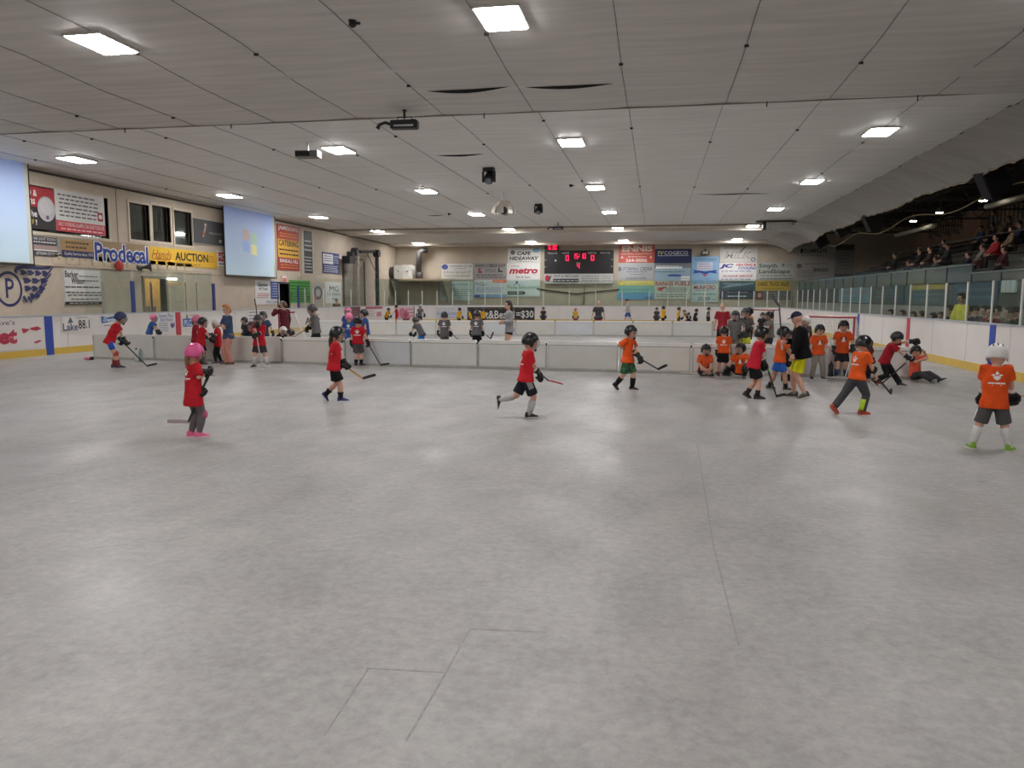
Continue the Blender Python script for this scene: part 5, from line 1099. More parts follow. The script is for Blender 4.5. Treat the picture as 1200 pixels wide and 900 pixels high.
near('red shirted child in a black helmet turned to the woman in denim', 237, 427.5, 371.5, 30, dict(lean=4, hands=[(-.06, .2, .62), (.08, .2, .56)], elbow=[(-1, -.2, -.8), (1, -.2, -.8)]),
     dict(shirt=RED, hem=-.09, front=True, bottoms='shorts', bcol=(26, 26, 28), sock=(120, 112, 100), sockh=.7, shoe=(30, 30, 32), helmet=(15, 15, 17), cagec=(196, 196, 198), glove=BG), lod=1)
near('small child in a white helmet and black leggings facing the woman in denim', 256.5, 426, 373.5, 205, dict(lean=0, hands=[(-.12, .14, .62), (.1, .16, .66)], feet=[(-.05, .05, .04, 5, 0), (.05, -.05, .04, -5, 0)]),
     dict(shirt=RED, hem=-.09, bottoms='tights', bcol=(28, 27, 30), shoe=(70, 58, 84), helmet=(224, 222, 220), glove=BG, stickc=(60, 60, 60)), lod=1)
near('woman in a denim shirt and pink trousers with folded arms', 269, 427.5, 357.5, 235, dict(hands=[(.07, .12, .66), (-.09, .13, .63)], elbow=[(-1, .1, -1), (1, .1, -1)], feet=[(-.07, .0, .04, 12, 0), (.07, .02, .04, -12, 0)], hpitch=12, hyaw=10, lean=0),
     dict(shirt=(64, 84, 112), sleeve=.98, hem=-.07, bottoms='pants', bcol=(206, 146, 134), shoe=(96, 76, 62), hair=(186, 132, 84), hairlong=.07, hairw=.04, skin=SKIN), kind='adult', lod=0, group='adults on the rink floor')
near('red shirted player with white socks facing the camera beside the panel gap', 305, 430, 368, 290, dict(feet=[(-.13, 0, .04, 25, 0), (.11, .02, .04, -20, 0)], stick=((.06, .13, .86), (-.06, .2, .03), (-1, .3, 0)), grip=[.3, .1], hpitch=14, slabel='pale stick held upright by the red shirted player with white socks'),
     dict(shirt=RED, hem=-.06, front=False, bottoms='shorts', bcol=(58, 58, 62), slen=.85, sock=(214, 212, 210), sockh=.8, shoe=(60, 58, 58), helmet=(52, 50, 56), cagec=(170, 170, 172), glove=BG, gtrim=(220, 220, 220), stickc=(196, 180, 176), bladec=(206, 204, 202), tapec=(180, 60, 70)), lod=1)
near('red shirted player seen from behind in front of the divider, dark shorts', 420, 429, 371, 100, dict(feet=[(-.05, 0, .04, 5, 0), (.05, .04, .04, -40, 0)], hands=[(-.15, .03, .47), (.2, .06, .43)], stick=((.12, -.0, .62), (.46, -.02, .025), (1, .0, 0)), grip=[None, .34], hyaw=-12, slabel='black stick resting beside the red shirted player seen from behind'),
     dict(shirt=RED, hem=-.02, back=True, bottoms='shorts', bcol=(84, 82, 86), slen=.85, sock=(30, 30, 34), sockh=.42, shoe=(56, 56, 66), helmet=(15, 15, 17), glove=BG, stickc=(30, 30, 32)), lod=1)
near('long haired player in red with blue shoes walking to the right', 394, 470, 382, 24, dict(lean=5, feet=[(-.045, -.14, .085, 0, 55), (.05, .06, .04, 0, 0)], stick=((-.04, -.0, .56), (.02, .36, .30), (.25, 1, .12)), grip=[.52, .16], hpitch=8, hy=-.02, slabel='tan stick of the long haired player in red'),
     dict(shirt=RED, hem=-.055, bottoms='shorts', bcol=(26, 26, 28), slen=.86, sock=(30, 30, 34), sockh=.42, shoe=(42, 46, 110), sole=(226, 226, 230), helmet=(15, 15, 17), cagec=(160, 160, 164), glove=BG, hair=(66, 44, 34), hairlong=.23, hairw=.045, stickc=(186, 138, 74), bladec=(34, 32, 32), tapec=(40, 38, 38)))
near('running player in red with one leg kicked back and grey socks', 616, 489, 388, 24, dict(hz=-.01, lean=5, hy=-.0, feet=[(-.05, -.31, .215, 0, 85), (.04, .03, .04, 0, 0)], knee=[(0, .6, -1), (0, 1, 0)], stick=((.02, .15, .53), (-.42, .40, .38), (-.3, 1, -.2)), grip=[.26, .08], elbow=[(-1, -1, -.2), (1, -1.2, -.2)], hpitch=10, slabel='red tipped stick of the running player'),
     dict(shirt=(206, 40, 50), hem=-.04, back=True, bottoms='shorts', bcol=(34, 36, 48), slen=.86, patch=[('side_panel', 1, 'thigh', .0, .5, .069, (1, 0, 0), 28, (150, 148, 150))], sock=(196, 194, 194), sockh=.8, shoe=(34, 33, 35), sole=(226, 224, 220), helmet=(15, 15, 17), cagec=(190, 190, 192), glove=BG, gtrim=(230, 230, 230), stickc=(40, 38, 40), bladec=(200, 60, 70)))
near('orange shirted player in green camouflage shorts walking right with a stick', 735, 457, 380.5, 335, dict(lean=4, feet=[(-.05, .06, .04, 0, 0), (.06, -.17, .075, 0, 45)], stick=((.06, -.02, .63), (-.12, .46, .34), (.1, 1, .35)), grip=[.48, .10], elbow=[(-1, -.6, -.4), (1, -1, .1)], hyaw=0, hpitch=6, slabel='black stick of the player in camouflage shorts'),
     dict(shirt=ORG_, hem=-.04, front=True, bottoms='shorts', bcol=camo, slen=.9, sock=(26, 28, 30), sockh=.72, shoe=(44, 42, 42), sole=(206, 196, 186), helmet=(15, 15, 17), cagec=(200, 190, 186), glove=BG, gtrim=(206, 150, 70), stickc=(30, 30, 32)))
near('cross legged child in orange sitting by the divider, left of the standing one', 824, 441, 0, 285, dict(hz=-.385, lean=14, feet=[(.07, .17, .045, 60, 0), (-.09, .2, .05, -60, 0)], knee=[(-1, .5, .9), (1, .5, .9)], hands=[(-.06, .2, .17), (.08, .2, .16)], hpitch=10),
     dict(shirt=(222, 92, 50), hem=-.01, front=False, bottoms='shorts', bcol=(42, 44, 60), shoe=(40, 38, 40), helmet=(15, 15, 17), cagec=(140, 140, 140), glove=None), H=1.22, lod=1, group='children sitting on the rink floor')
near('orange shirted player seen from behind between two sitting children', 847, 441, 382, 85, dict(feet=[(-.10, .05, .04, 15, 0), (.05, 0, .04, -25, 0)], hands=[(-.14, .03, .44), (.2, .12, .46)], stick=((.15, .08, .62), (.16, .13, .03), (-.9, .5, 0)), grip=[None, .3], hyaw=10, slabel='thin stick beside the orange player seen from behind'),
     dict(shirt=ORG_, hem=-.005, back=True, bottoms='shorts', bcol=(30, 29, 31), slen=.8, sock=(120, 50, 50), sockh=.22, shoe=(52, 46, 46), helmet=(15, 15, 17), cage=True, glove=BG, bare=1, stickc=(150, 146, 140)), lod=1)
near('orange shirted child sitting with one knee up, right of the standing one', 868, 442, 0, 250, dict(hz=-.38, lean=6, feet=[(-.12, .26, .04, 20, 0), (.2, .13, .045, -70, 0)], knee=[(-.4, .3, 1), (1, .3, .5)], hands=[(-.15, .26, .22), (.24, .12, .14)], hyaw=-35, hpitch=2),
     dict(shirt=ORG_, hem=-.01, front=True, bottoms='shorts', bcol=(28, 28, 30), sock=(30, 30, 32), sockh=.7, shoe=(60, 54, 54), helmet=(15, 15, 17), cagec=(170, 168, 166), glove=BG), H=1.24, lod=1, group='children sitting on the rink floor')
near('red shirted player with black shorts and black boots left of the coach', 886, 467, 383, 8, dict(lean=12, hy=-.05, hpitch=4, feet=[(-.05, -.12, .06, 0, 30), (.05, .0, .04, -5, 0)], stick=((-.03, .12, .5), (.0, .28, .03), (-.6, .7, 0)), grip=[.18, .05], slabel='black stick with a green grip of the red shirted player'),
     dict(shirt=(196, 36, 52), hem=-.05, bottoms='shorts', bcol=(26, 26, 28), slen=.82, sock=(44, 42, 44), sockh=.4, shoe=(34, 32, 34), sole=(60, 58, 58), helmet=(15, 15, 17), cagec=(60, 60, 64), glove=BG, stickc=(30, 30, 32), tapec=(96, 200, 100)), k=1.02)
near('orange shirted player in blue shorts behind the red shirted player', 912, 457, 382, 8, dict(lean=4, hands=[(-.1, .22, .52), (.12, .22, .5)], feet=[(-.06, -.13, .04, 5, 0), (.06, .1, .04, -20, 0)], hpitch=8),
     dict(shirt=(222, 92, 40), hem=-.03, bottoms='shorts', bcol=(52, 104, 190), slen=.75, sock=(40, 34, 36), sockh=.35, shoe=(56, 66, 50), helmet=(15, 15, 17), cagec=(80, 80, 84), glove=None, skin=SKIN2))
near('coach in a black hooded top and yellow shorts walking left with a navy cap', 936, 466, 364.5, 176, dict(lean=7, hy=-.01, feet=[(-.05, -.06, .05, 0, 20), (.05, .05, .04, 0, 0)], hands=[(-.16, .1, .5), (.05, .22, .66)], elbow=[(-.4, -1, -.4), (.8, -.3, -1)], stick=((.05, .2, .56), (.09, .25, 1.06), (.1, .5, 1)), grip=[None, .12], hpitch=14, slabel='dark stick held upright by the coach in yellow shorts'),
     dict(shirt=(14, 13, 15), bulk=1.22, sleeve=1.5, hem=-.05, flare=1.05, bottoms='shorts', bcol=(216, 212, 30), slen=.86, sock=(150, 146, 140), sockh=.1, shoe=(76, 66, 62), sole=(214, 210, 204), cap=(36, 40, 66), hair=(90, 70, 56), stickc=(70, 70, 78), bladec=(80, 80, 88)), kind='adult', group='adults on the rink floor')
near('child in orange and grey trousers standing against the divider', 957, 444, 379.5, 275, dict(feet=[(-.11, 0, .04, 12, 0), (.1, .03, .04, -14, 0)], hands=[(-.15, .06, .44), (.16, .05, .43)], hpitch=10, hyaw=12),
     dict(shirt=(220, 88, 38), hem=-.02, front=True, bottoms='pants', bcol=(146, 138, 130), shoe=(48, 46, 48), sole=(206, 204, 200), helmet=(15, 15, 17), cage=False, glove=(206, 202, 196), bare=1, gs=1.2, gtrim=(206, 202, 196)), lod=1)
near('orange shirted player facing the camera with black gloves and a white stick', 985, 443, 374.5, 268, dict(feet=[(-.08, 0, .04, 10, 0), (.08, .03, .04, -12, 0)], hands=[(-.16, .08, .5), (.16, .12, .5)], stick=((-.17, .12, .52), (-.02, .26, .03), (.8, .5, 0)), grip=[.02, None], hpitch=12, slabel='white stick in front of the orange shirted player facing the camera'),
     dict(shirt=(214, 84, 38), hem=-.03, front=True, bottoms='shorts', bcol=(36, 36, 44), slen=.8, sock=(60, 76, 110), sockh=.6, shoe=(56, 60, 84), helmet=(15, 15, 17), cage=False, glove=BG, stickc=(206, 200, 192), bladec=(190, 186, 180)), lod=1)
near('orange shirted runner with grey trousers and a lime stripe', 1002, 485, 392, 24, dict(lean=8, hz=-.02, feet=[(-.06, -.26, .09, -5, 45), (.06, .05, .04, -5, 0)], hands=[(-.1, .2, .5), (.15, .14, .5)], stick=((.04, .12, .60), (.20, .34, .27), (-.7, .5, .1)), grip=[.1, .45], hyaw=6, hpitch=10, slabel='dark stick in front of the running orange player'),
     dict(shirt=(226, 92, 36), hem=-.02, back=True, bottoms='pants', bcol=(74, 74, 78), shoe=(170, 70, 50), sole=(214, 90, 60), helmet=(15, 15, 17), cagec=(60, 60, 64), glove=BG, bare=1, patch=[('leg_stripe', 1, 'shin', .3, .95, .0515, (.5, -1, 0), 40, (176, 208, 60))]), k=1.02)
near('red shirted player in black trousers lunging with arms stretched right', 1041, 452.5, 386, 345, dict(lean=20, side=10, hz=-.06, hy=-.08, hx=-.02, feet=[(-.07, .17, .045, 0, 0), (.06, -.22, .09, 0, 40)], hands=[(-.02, .46, .77), (.16, .34, .52)], elbow=[(-1, 0, -.6), (1, 0, -.6)], stick=((.16, .32, .5), (-.02, -.1, .035), (-.1, -1, 0)), grip=[None, .04], hpitch=30, hyaw=-20, slabel='curved stick on the floor by the lunging player'),
     dict(shirt=(156, 28, 42), hem=-.03, bottoms='pants', bcol=(28, 27, 29), shoe=(52, 40, 40), helmet=(15, 15, 17), cage=False, glove=BG, stickc=(40, 38, 40), bladec=(210, 90, 60)), k=1.08)
near('child in a bright coral shirt sitting on the floor with hand to face', 1072, 446, 0, 312, dict(hz=-.385, lean=-4, feet=[(-.06, .40, .05, 20, -30), (.10, .36, .045, -30, -30)], knee=[(-.2, .3, 1), (.6, .2, .6)], hands=[(-.02, .13, .5), (.16, .22, .40)], elbow=[(-.6, .6, -.6), (.6, .4, -1)], hyaw=-30, hpitch=16),
     dict(shirt=(232, 98, 74), hem=-.01, bottoms='pants', bcol=(70, 68, 70), shoe=(48, 46, 46), helmet=(15, 15, 17), cage=False, glove=None), H=1.24, lod=1, group='children sitting on the rink floor')
near('player in an orange shirt and white helmet seen from behind at the right edge', 1161, 527, 402, 76, dict(feet=[(-.155, 0, .04, 14, 0), (.145, -.01, .04, -30, 0)], hands=[(-.2, .12, .48), (.17, .16, .52)], stick=((-.10, .16, .47), (.70, .24, .56), (1, .2, -.1)), grip=[.03, .33], lean=4, hpitch=12, slabel='wooden stick held across by the player in the white helmet'),
     dict(shirt=(222, 82, 30), hem=-.075, back=True, bottoms='shorts', bcol=(82, 80, 82), slen=.95, patch=[('side_stripe', 1, 'thigh', .42, .93, .0655, (1, 0, 0), 16, (224, 222, 220)), ('side_stripe', 0, 'thigh', .42, .93, .0655, (-1, 0, 0), 16, (224, 222, 220))], sock=(216, 214, 212), sockh=.86, shoe=(132, 176, 60), sole=(220, 222, 216), helmet=(222, 220, 218), ridge=(70, 70, 74), cagec=(60, 60, 64), glove=BG, stickc=(196, 160, 130)))
# a few more half hidden behind the group on the right
near('dark dressed player half hidden behind the coach', 921, 447, 386, 280, dict(), dict(shirt=(30, 30, 33), bcol=(30, 30, 33), helmet=(15, 15, 17), glove=BG, shoe=(30, 30, 30), sock=(30, 30, 33)), lod=1)
near('dark helmeted player half hidden behind the orange runner', 1015, 444, 397, 300, dict(), dict(shirt=(120, 50, 44), bottoms='pants', bcol=(34, 33, 35), helmet=(15, 15, 17), glove=BG, shoe=(30, 30, 30)), lod=1)

# ------------------------------------------------------------------ between the dividers, and the far end
def mid(label, px, top, Y, heading, pose=None, look=None, kind='kid', H=None, lod=1, group='players between the dividers'):
    d = ray(px, top); P = CAM + d * (Y / d.y); P = V((P.x, P.y, 0)); h = z_at(P, top) / (1.015 if kind == 'kid' else 1.0)
    return person(label, P, heading, H or h, kind, pose, look, lod, group)
hs = lambda c, **k: dict(shirt=c, helmet=(15, 15, 17), glove=BG, bcol=(44, 44, 48), sock=(60, 58, 60), shoe=(36, 35, 37), **k)
walk = dict(feet=[(-.05, .1, .04, 0, 0), (.05, -.12, .06, 0, 25)])
lean_ = dict(lean=28, hy=-.08, hpitch=20, hands=[(-.08, .3, .42), (.1, .3, .4)])
mid('child in a pink helmet and blue shirt behind the left divider', 176, 367.5, 23.2, 20, dict(lean=18, hy=-.05, hands=[(-.1, .25, .4), (.1, .25, .4)]), dict(shirt=(50, 84, 140), helmet=(218, 110, 150), glove=BG, shoe=(40, 40, 44)))
# resting goalkeeper group left of the goal
mid('seated goalkeeper in blue pads behind the divider', 281, 0, 22.2, 300, dict(hz=-.3, lean=6, feet=[(-.14, .3, .05, 10, 0), (.14, .3, .05, -10, 0)], knee=[(-.4, .4, 1), (.4, .4, 1)], hands=[(-.2, .18, .36), (.2, .18, .36)]), dict(shirt=(40, 42, 50), helmet=(50, 50, 56), bcol=(44, 76, 140), shinguard=(46, 84, 160), glove=(56, 52, 50), gs=2.0, shoe=(30, 30, 30), bottoms='pants'), H=1.42)
mid('dark clothed goalkeeper helper crouching beside the goal', 289, 371, 22.6, 250, dict(lean=10), dict(shirt=(60, 56, 54), helmet=(44, 44, 50), glove=BG, bcol=(52, 74, 128), shoe=(30, 30, 30)), H=None)
mid('player in a black helmet and dark blue shirt beside the goal', 308.5, 364.5, 21.6, 285, dict(stick=((.1, .12, .62), (.12, .16, 1.14), (.1, .4, 1)), grip=[None, .2], hands=[(-.22, .05, .5), (0, 0, 0)], slabel='dark stick raised beside the goal'), hs((58, 70, 96)))
mid('adult in a maroon coat with a grey cap behind the goal', 333, 352.5, 23.0, 165, dict(hands=[(-.05, .16, .84), (.16, .06, .5)], elbow=[(-1, .2, -1), (.6, -1, -.3)], hpitch=10), dict(shirt=(92, 34, 42), sleeve=1.5, hem=-.12, bottoms='pants', bcol=(32, 28, 30), shoe=(30, 30, 30), cap=(150, 146, 142), brim=True, hair=(90, 70, 60), hairlong=.05), kind='adult', group='adults on the rink floor')
mid('crouching goalkeeper in a white helmet in front of the goal', 326, 381, 21.2, 330, dict(hz=-.22, lean=30, feet=[(-.14, .05, .04, 10, 0), (.14, .05, .04, -10, 0)], hands=[(-.16, .26, .36), (.16, .26, .36)]), dict(shirt=(36, 34, 36), helmet=(220, 216, 212), glove=(170, 90, 80), bcol=(40, 40, 44), shoe=(30, 30, 30), sock=(40, 40, 44)), H=1.22)
mid('low crouching player in a black helmet right of the goal', 350, 382, 20.9, 200, dict(hz=-.24, lean=36, hy=-.05, hands=[(-.14, .3, .28), (.14, .3, .28)], hpitch=10), hs((52, 60, 96)), H=1.2)
mid('grey shirted player stooping left with a stick before the lettered advert', 370, 356, 22.4, 195, dict(lean=6, hpitch=20, feet=[(-.06, .06, .04, 0, 0), (.06, -.12, .05, 0, 15)], stick=((.05, .1, .58), (.05, .46, .34), (0, 1, .2)), grip=[.3, .05], slabel='tan stick of the stooping grey shirted player'), dict(shirt=(104, 100, 100), helmet=(52, 52, 56), glove=BG, bcol=(42, 40, 42), sock=(214, 188, 172), sockh=.2, shoe=(206, 190, 180), stickc=(150, 110, 70)))
mid('child in a pink helmet and blue shirt seen from behind at the divider', 408.5, 366.5, 22.0, 100, dict(), dict(shirt=(44, 74, 134), back=True, hem=-.1, helmet=(226, 110, 150), glove=BG, bcol=(40, 50, 90), shoe=(40, 40, 44)))
mid('child in a rosy pink helmet hidden behind the other pink helmet', 408, 360, 25.0, 280, dict(), dict(shirt=(60, 80, 130), helmet=(222, 120, 156), glove=BG, shoe=(40, 40, 44)))
mid('blue shirted player in a black helmet behind the red shirted one', 428.5, 362.3, 23.6, 200, dict(hands=[(-.17, .02, .46), (.14, .16, .5)]), dict(shirt=(46, 76, 134), hem=-.06, helmet=(15, 15, 17), glove=BG, bcol=(170, 50, 54), sock=(206, 90, 90), shoe=(34, 34, 36)))
mid('grey shirted player in bright blue shorts bending at the divider', 491, 369, 24.5, 160, dict(lean=30, hy=-.1, hands=[(-.08, .3, .4), (.1, .26, .4)], hpitch=20), dict(shirt=(92, 90, 94), helmet=(34, 34, 38), glove=BG, bcol=(52, 120, 196), slen=.95, shoe=(40, 40, 46), sock=(70, 110, 170), sockh=.4))
mid('grey shirted player seen from behind, left of two at the divider', 520.5, 365, 24.2, 95, dict(stick=((.1, .1, .5), (.62, .3, .05), (1, .2, 0)), grip=[None, .08], hands=[(-.18, .04, .44), (0, 0, 0)], slabel='grey stick of the left grey shirted player'), dict(shirt=GREY, back=True, hem=-.1, helmet=(34, 34, 38), glove=BG, bcol=GREY, bottoms='pants', shoe=(40, 40, 44), stickc=(120, 116, 112)))
mid('grey shirted player seen from behind with black shorts, right of two', 558.5, 363.5, 23.8, 85, dict(hands=[(-.18, .06, .46), (.12, .1, .5)], stick=((.1, .12, .5), (.3, .16, .34), (.3, 0, .9)), grip=[None, .08], slabel='short black stick of the right grey shirted player'), dict(shirt=GREY, back=True, hem=-.05, helmet=(34, 34, 38), glove=BG, bcol=(28, 28, 30), slen=1.0, shoe=(40, 40, 44), sock=(40, 40, 44)))
mid('tall woman in a grey hooded top with long dark hair and black shorts', 597.5, 353.5, 22.6, 205, dict(hands=[(-.05, .13, .64), (.07, .14, .62)], elbow=[(-.5, -1, -.4), (.5, -1, -.4)], hpitch=-4), dict(shirt=(150, 150, 152), sleeve=1.5, hem=-.06, bcol=(30, 29, 32), slen=.36, shoe=(60, 60, 62), hair=(44, 32, 30), hairlong=.23, hairw=.05), kind='adult', group='adults on the rink floor', lod=0)
# right hand part of the middle zone
mid('man in a dark red shirt standing beyond the orange player', 847.5, 355.5, 26.5, 98, dict(), dict(shirt=(160, 46, 58), hem=-.05, bcol=(40, 30, 32), bottoms='pants', cap=(196, 180, 150), hair=(120, 90, 70), shoe=(30, 30, 30)), kind='adult', group='adults on the rink floor')
mid('grey shirted player in black pads behind the sitting children', 862.5, 363.5, 22.6, 250, dict(hands=[(-.16, .12, .5), (.14, .14, .5)], stick=((-.16, .1, .7), (-.2, .2, .05), (-.5, .8, 0)), grip=[.25, None], slabel='dark stick of the grey shirted player in black pads'), dict(shirt=(110, 106, 104), helmet=(46, 46, 50), glove=BG, bcol=(120, 112, 90), sock=(60, 56, 50), shinguard=(40, 38, 40), shoe=(30, 30, 30)))
mid('grey shirted player in yellow shorts behind the sitting children', 874, 360.5, 23.6, 260, dict(hands=[(-.12, .16, .6), (.1, .16, .56)], feet=[(-.08, .06, .04, 5, 0), (.08, -.08, .04, -5, 0)]), dict(shirt=(86, 82, 82), helmet=(40, 40, 44), glove=BG, bcol=(196, 200, 60), slen=.8, sock=(206, 204, 196), sockh=.7, shinguard=(40, 40, 42), shoe=(30, 30, 30)))
mid('small orange shirted player beyond the player in yellow shorts', 879.5, 360, 26.5, 200, dict(), hs((206, 130, 60)))
mid('dark player crouching in the far goal mouth', 893, 365.5, 33.0, 280, dict(lean=12), hs((50, 48, 50)))
mid('grey shirted player in a black helmet beside the far goal', 903.5, 364.5, 24.4, 200, dict(hands=[(-.1, .2, .56), (.1, .2, .52)]), hs((112, 106, 102)))
mid('goalkeeper in a white mask left of the right hand goal', 949, 369.5, 21.0, 200, dict(lean=10, hands=[(-.2, .16, .5), (.2, .16, .5)]), dict(shirt=(70, 68, 72), helmet=(216, 212, 206), glove=(80, 76, 74), gs=2.0, bcol=(50, 50, 54), shinguard=(60, 60, 70), shoe=(30, 30, 30)))
# far end
FG = 'players at the far end'; FY = {'kid': 1.2, 'adult': 1.28}
def far(label, px, top, Y, heading, pose=None, look=None, kind='kid', H=None): return mid(label, px, top, Y * FY.get(kind, 1) if Y > 38.2 or kind == 'kid' else Y, heading, pose, look, kind, H, 2, FG)
yl = lambda **k: dict(shirt=YEL, helmet=(15, 15, 17), glove=BG, bcol=(44, 42, 44), sock=(50, 50, 52), shoe=(36, 35, 37), **k)
far('yellow shirted player left of the small red shirted one', 453.5, 359.5, 38.5, 330, lean_, yl(skin=SKIN))
far('red shirted bareheaded child reaching toward the yellow shirted player', 465, 357.3, 39.5, 200, dict(hands=[(-.1, .3, .5), (.2, .04, .44)]), dict(shirt=(200, 40, 56), glove=None, hair=(50, 38, 34), bcol=(170, 40, 54), shoe=(40, 40, 40)))
far('tiny child in a pink helmet before the pink advert', 476, 367, 39.0, 280, dict(hz=-.1), dict(shirt=(206, 96, 130), helmet=(226, 110, 160), glove=BG, shoe=(40, 40, 44), bcol=(60, 50, 60)), H=1.05)
far('goalkeeper in grey with a pale mask at the far left', 492, 356.5, 39.5, 300, dict(lean=12, hands=[(-.2, .16, .5), (.2, .16, .5)]), dict(shirt=(110, 110, 112), helmet=(190, 190, 190), glove=(60, 60, 62), gs=2.0, bcol=(50, 50, 54), shinguard=(60, 60, 64), shoe=(30, 30, 30)))
far('yellow shirted player seen from behind before the pale blue advert', 537.5, 360.3, 38.3, 60, dict(lean=10, hands=[(-.2, .06, .4), (.2, .1, .5)]), yl())
far('yellow shirted player at the left end of the black advert', 551.5, 361.5, 38.0, 190, dict(lean=12, hands=[(-.18, .12, .44), (.18, .1, .44)]), yl())
far('yellow shirted player at the black advert, right of its neighbour', 566, 361, 38.4, 90, dict(lean=6), yl())
far('dark dressed player right of the black advert', 636.7, 359.5, 40.5, 280, dict(), dict(shirt=(52, 50, 52), helmet=(40, 40, 44), glove=BG, bcol=(44, 42, 44), shoe=(36, 35, 37)))
far('yellow shirted child in a pink helmet below the scoreboard', 674.5, 360.3, 40.5, 280, dict(), dict(shirt=(200, 160, 60), helmet=(216, 110, 150), glove=BG, bcol=(120, 60, 90), shoe=(36, 35, 37)))
far('broad man in a dark grey shirt seen from behind below the scoreboard', 701.5, 353, 37.8, 95, dict(hands=[(-.2, .04, .48), (.2, .06, .48)], lean=6), dict(shirt=(66, 66, 70), flare=1.3, bcol=(150, 50, 60), hair=(196, 160, 140), hairlow=.2, shoe=(40, 40, 40)), kind='adult')
far('walking man in a white shirt and blue shorts with a dark cap', 736, 350.8, 41.5, 190, dict(feet=[(-.04, -.2, .07, 0, 40), (.04, .14, .04, 0, 0)], hands=[(-.1, .14, .55), (.12, -.1, .5)]), dict(shirt=(176, 176, 178), bcol=(60, 92, 150), slen=.95, cap=(40, 40, 44), hair=(60, 50, 44), sock=(214, 180, 160), sockh=.1, shoe=(180, 150, 130)), kind='adult')
far('small dark grey player left of two yellow shirted ones', 769.7, 360, 41.0, 280, dict(), dict(shirt=(74, 68, 70), helmet=(36, 36, 40), glove=BG, bcol=(60, 56, 58), shoe=(36, 35, 37)))
far('yellow shirted player beside the small dark grey player', 777, 358.3, 40.5, 40, walk, yl())
far('yellow shirted player walking right with dark shorts', 795, 359.7, 40.5, 10, walk, yl())
far('tan helmeted player behind the pair in black', 805, 361.5, 39.6, 190, lean_, dict(shirt=(150, 120, 70), helmet=(110, 96, 70), glove=BG, bcol=(44, 42, 44), shoe=(36, 35, 37)))
far('crouching broad player in a black shirt', 807.5, 364.5, 38.2, 95, dict(hz=-.05, lean=20), dict(shirt=(28, 27, 30), flare=1.4, helmet=(60, 56, 52), glove=BG, bcol=(28, 27, 30), shoe=(36, 35, 37), back=True))
far('standing player in a black shirt beside the crouching one', 814.5, 361.5, 38.6, 20, dict(lean=10), dict(shirt=(32, 31, 34), helmet=(36, 36, 38), glove=BG, bcol=(28, 27, 30), shoe=(36, 35, 37)))
far('dark grey player striding right before the pale board', 830, 359.8, 40.5, 350, walk, dict(shirt=(70, 68, 68), helmet=(34, 34, 36), glove=BG, bcol=(50, 50, 50), shoe=(36, 35, 37)))
# person behind the left glass
P = atx(396, 345, -18.8); person('person in a tan coat behind the left glass', (-18.9, P.y, 0), 300, 1.62, 'adult', {}, dict(shirt=(110, 92, 76), sleeve=1.5, bottoms='pants', bcol=(60, 54, 50), hair=(80, 60, 46)), 2, 'people behind the glass')

# ------------------------------------------------------------------ goals
def goal(P, heading, label):
    o = empty('hockey_goal', P, math.radians(heading - 90)); tag(o, label, 'goal', 'hockey goals'); rm = mat((150, 40, 46), .4); w_, h_, dp = .92, 1.22, .95
    L = lambda nm, mb, m: mk(nm, mb, m, o, local=True)
    for sx in (-1, 1): L('goal_post', MB().tube([(sx * w_, 0, 0), (sx * w_, 0, h_)], .03, 8), rm)
    L('crossbar', MB().tube([(-w_ - .03, 0, h_), (w_ + .03, 0, h_)], .03, 8), rm)
    L('top_bar', MB().tube([(-w_, 0, h_), (-w_ * .8, -.5, h_), (w_ * .8, -.5, h_), (w_, 0, h_)], .022, 8), rm)
    L('base_bar', MB().tube([(-w_, 0, .03), (-w_ * .85, -dp, .03), (w_ * .85, -dp, .03), (w_, 0, .03)], .03, 8), mat((206, 202, 196), .5))
    mb = MB(); nm_ = mat((216, 212, 204), .8)
    for k in range(17):
        t = -1 + 2 * k / 16; mb.tube([(t * w_ * .98, 0, h_), (t * w_ * .8, -.5, h_), (t * w_ * .85, -dp, .03)], .006, 4)
    for k in range(12):
        u = k / 12; y = -.5 - (dp - .5) * u; z = h_ + (.03 - h_) * u; a = w_ * (.8 + .05 * u)
        mb.tube([(-w_, 0, z), (-a, y, z), (a, y, z), (w_, 0, z)], .006, 4)
    for sx in (-1, 1):
        for k in range(1, 8): mb.tube([(sx * w_ * (1 - .15 * k / 8), -dp * k / 8, .03), (sx * w_ * (1 - .2 * k / 8), -.5 * k / 8 if k < 8 else -.5, h_)], .006, 4)
    ob = L('net', mb, nm_); ob['kind'] = 'stuff'
    return o
P = aty(328, 366, 25.6); goal((P.x, P.y, 0), 205, 'red goal frame behind the divider beside the maroon coat')
P = aty(966, 371, 24.3); goal((P.x, P.y, 0), 230, 'red goal frame near the right boards behind the orange players')
P = aty(890, 362, 37.9); goal((P.x, P.y, 0), 215, 'small distant goal at the far right end')

# ------------------------------------------------------------------ small things on the floor
def bottle(px, py, rgb, cap, label, s=1.0):
    P = atz(px, py); o = empty('water_bottle', P); tag(o, label, 'bottle', 'water bottles by the divider')
    mk('flask', MB().lathe((0, 0, 0), [(.02, 0), (.038 * s, .005), (.038 * s, .1 * s), (.033 * s, .12 * s), (.038 * s, .14 * s), (.036 * s, .2 * s), (.02, .225 * s)], 14), mat(rgb, .25, .05, spec=.6), o, local=True, smooth=True)
    mk('spout_cap', MB().lathe((0, 0, .22 * s), [(.026, 0), (.026, .025), (.012, .035), (.01, .06), (.002, .062)], 12), mat(cap, .4), o, local=True, smooth=True)
bottle(160.3, 424, (216, 220, 218), (40, 42, 44), 'white water bottle by the divider next to the blue helmeted player', 1.5)
bottle(165.5, 423.8, (150, 168, 166), (110, 124, 124), 'pale green water bottle by the divider next to the white one', 1.4)
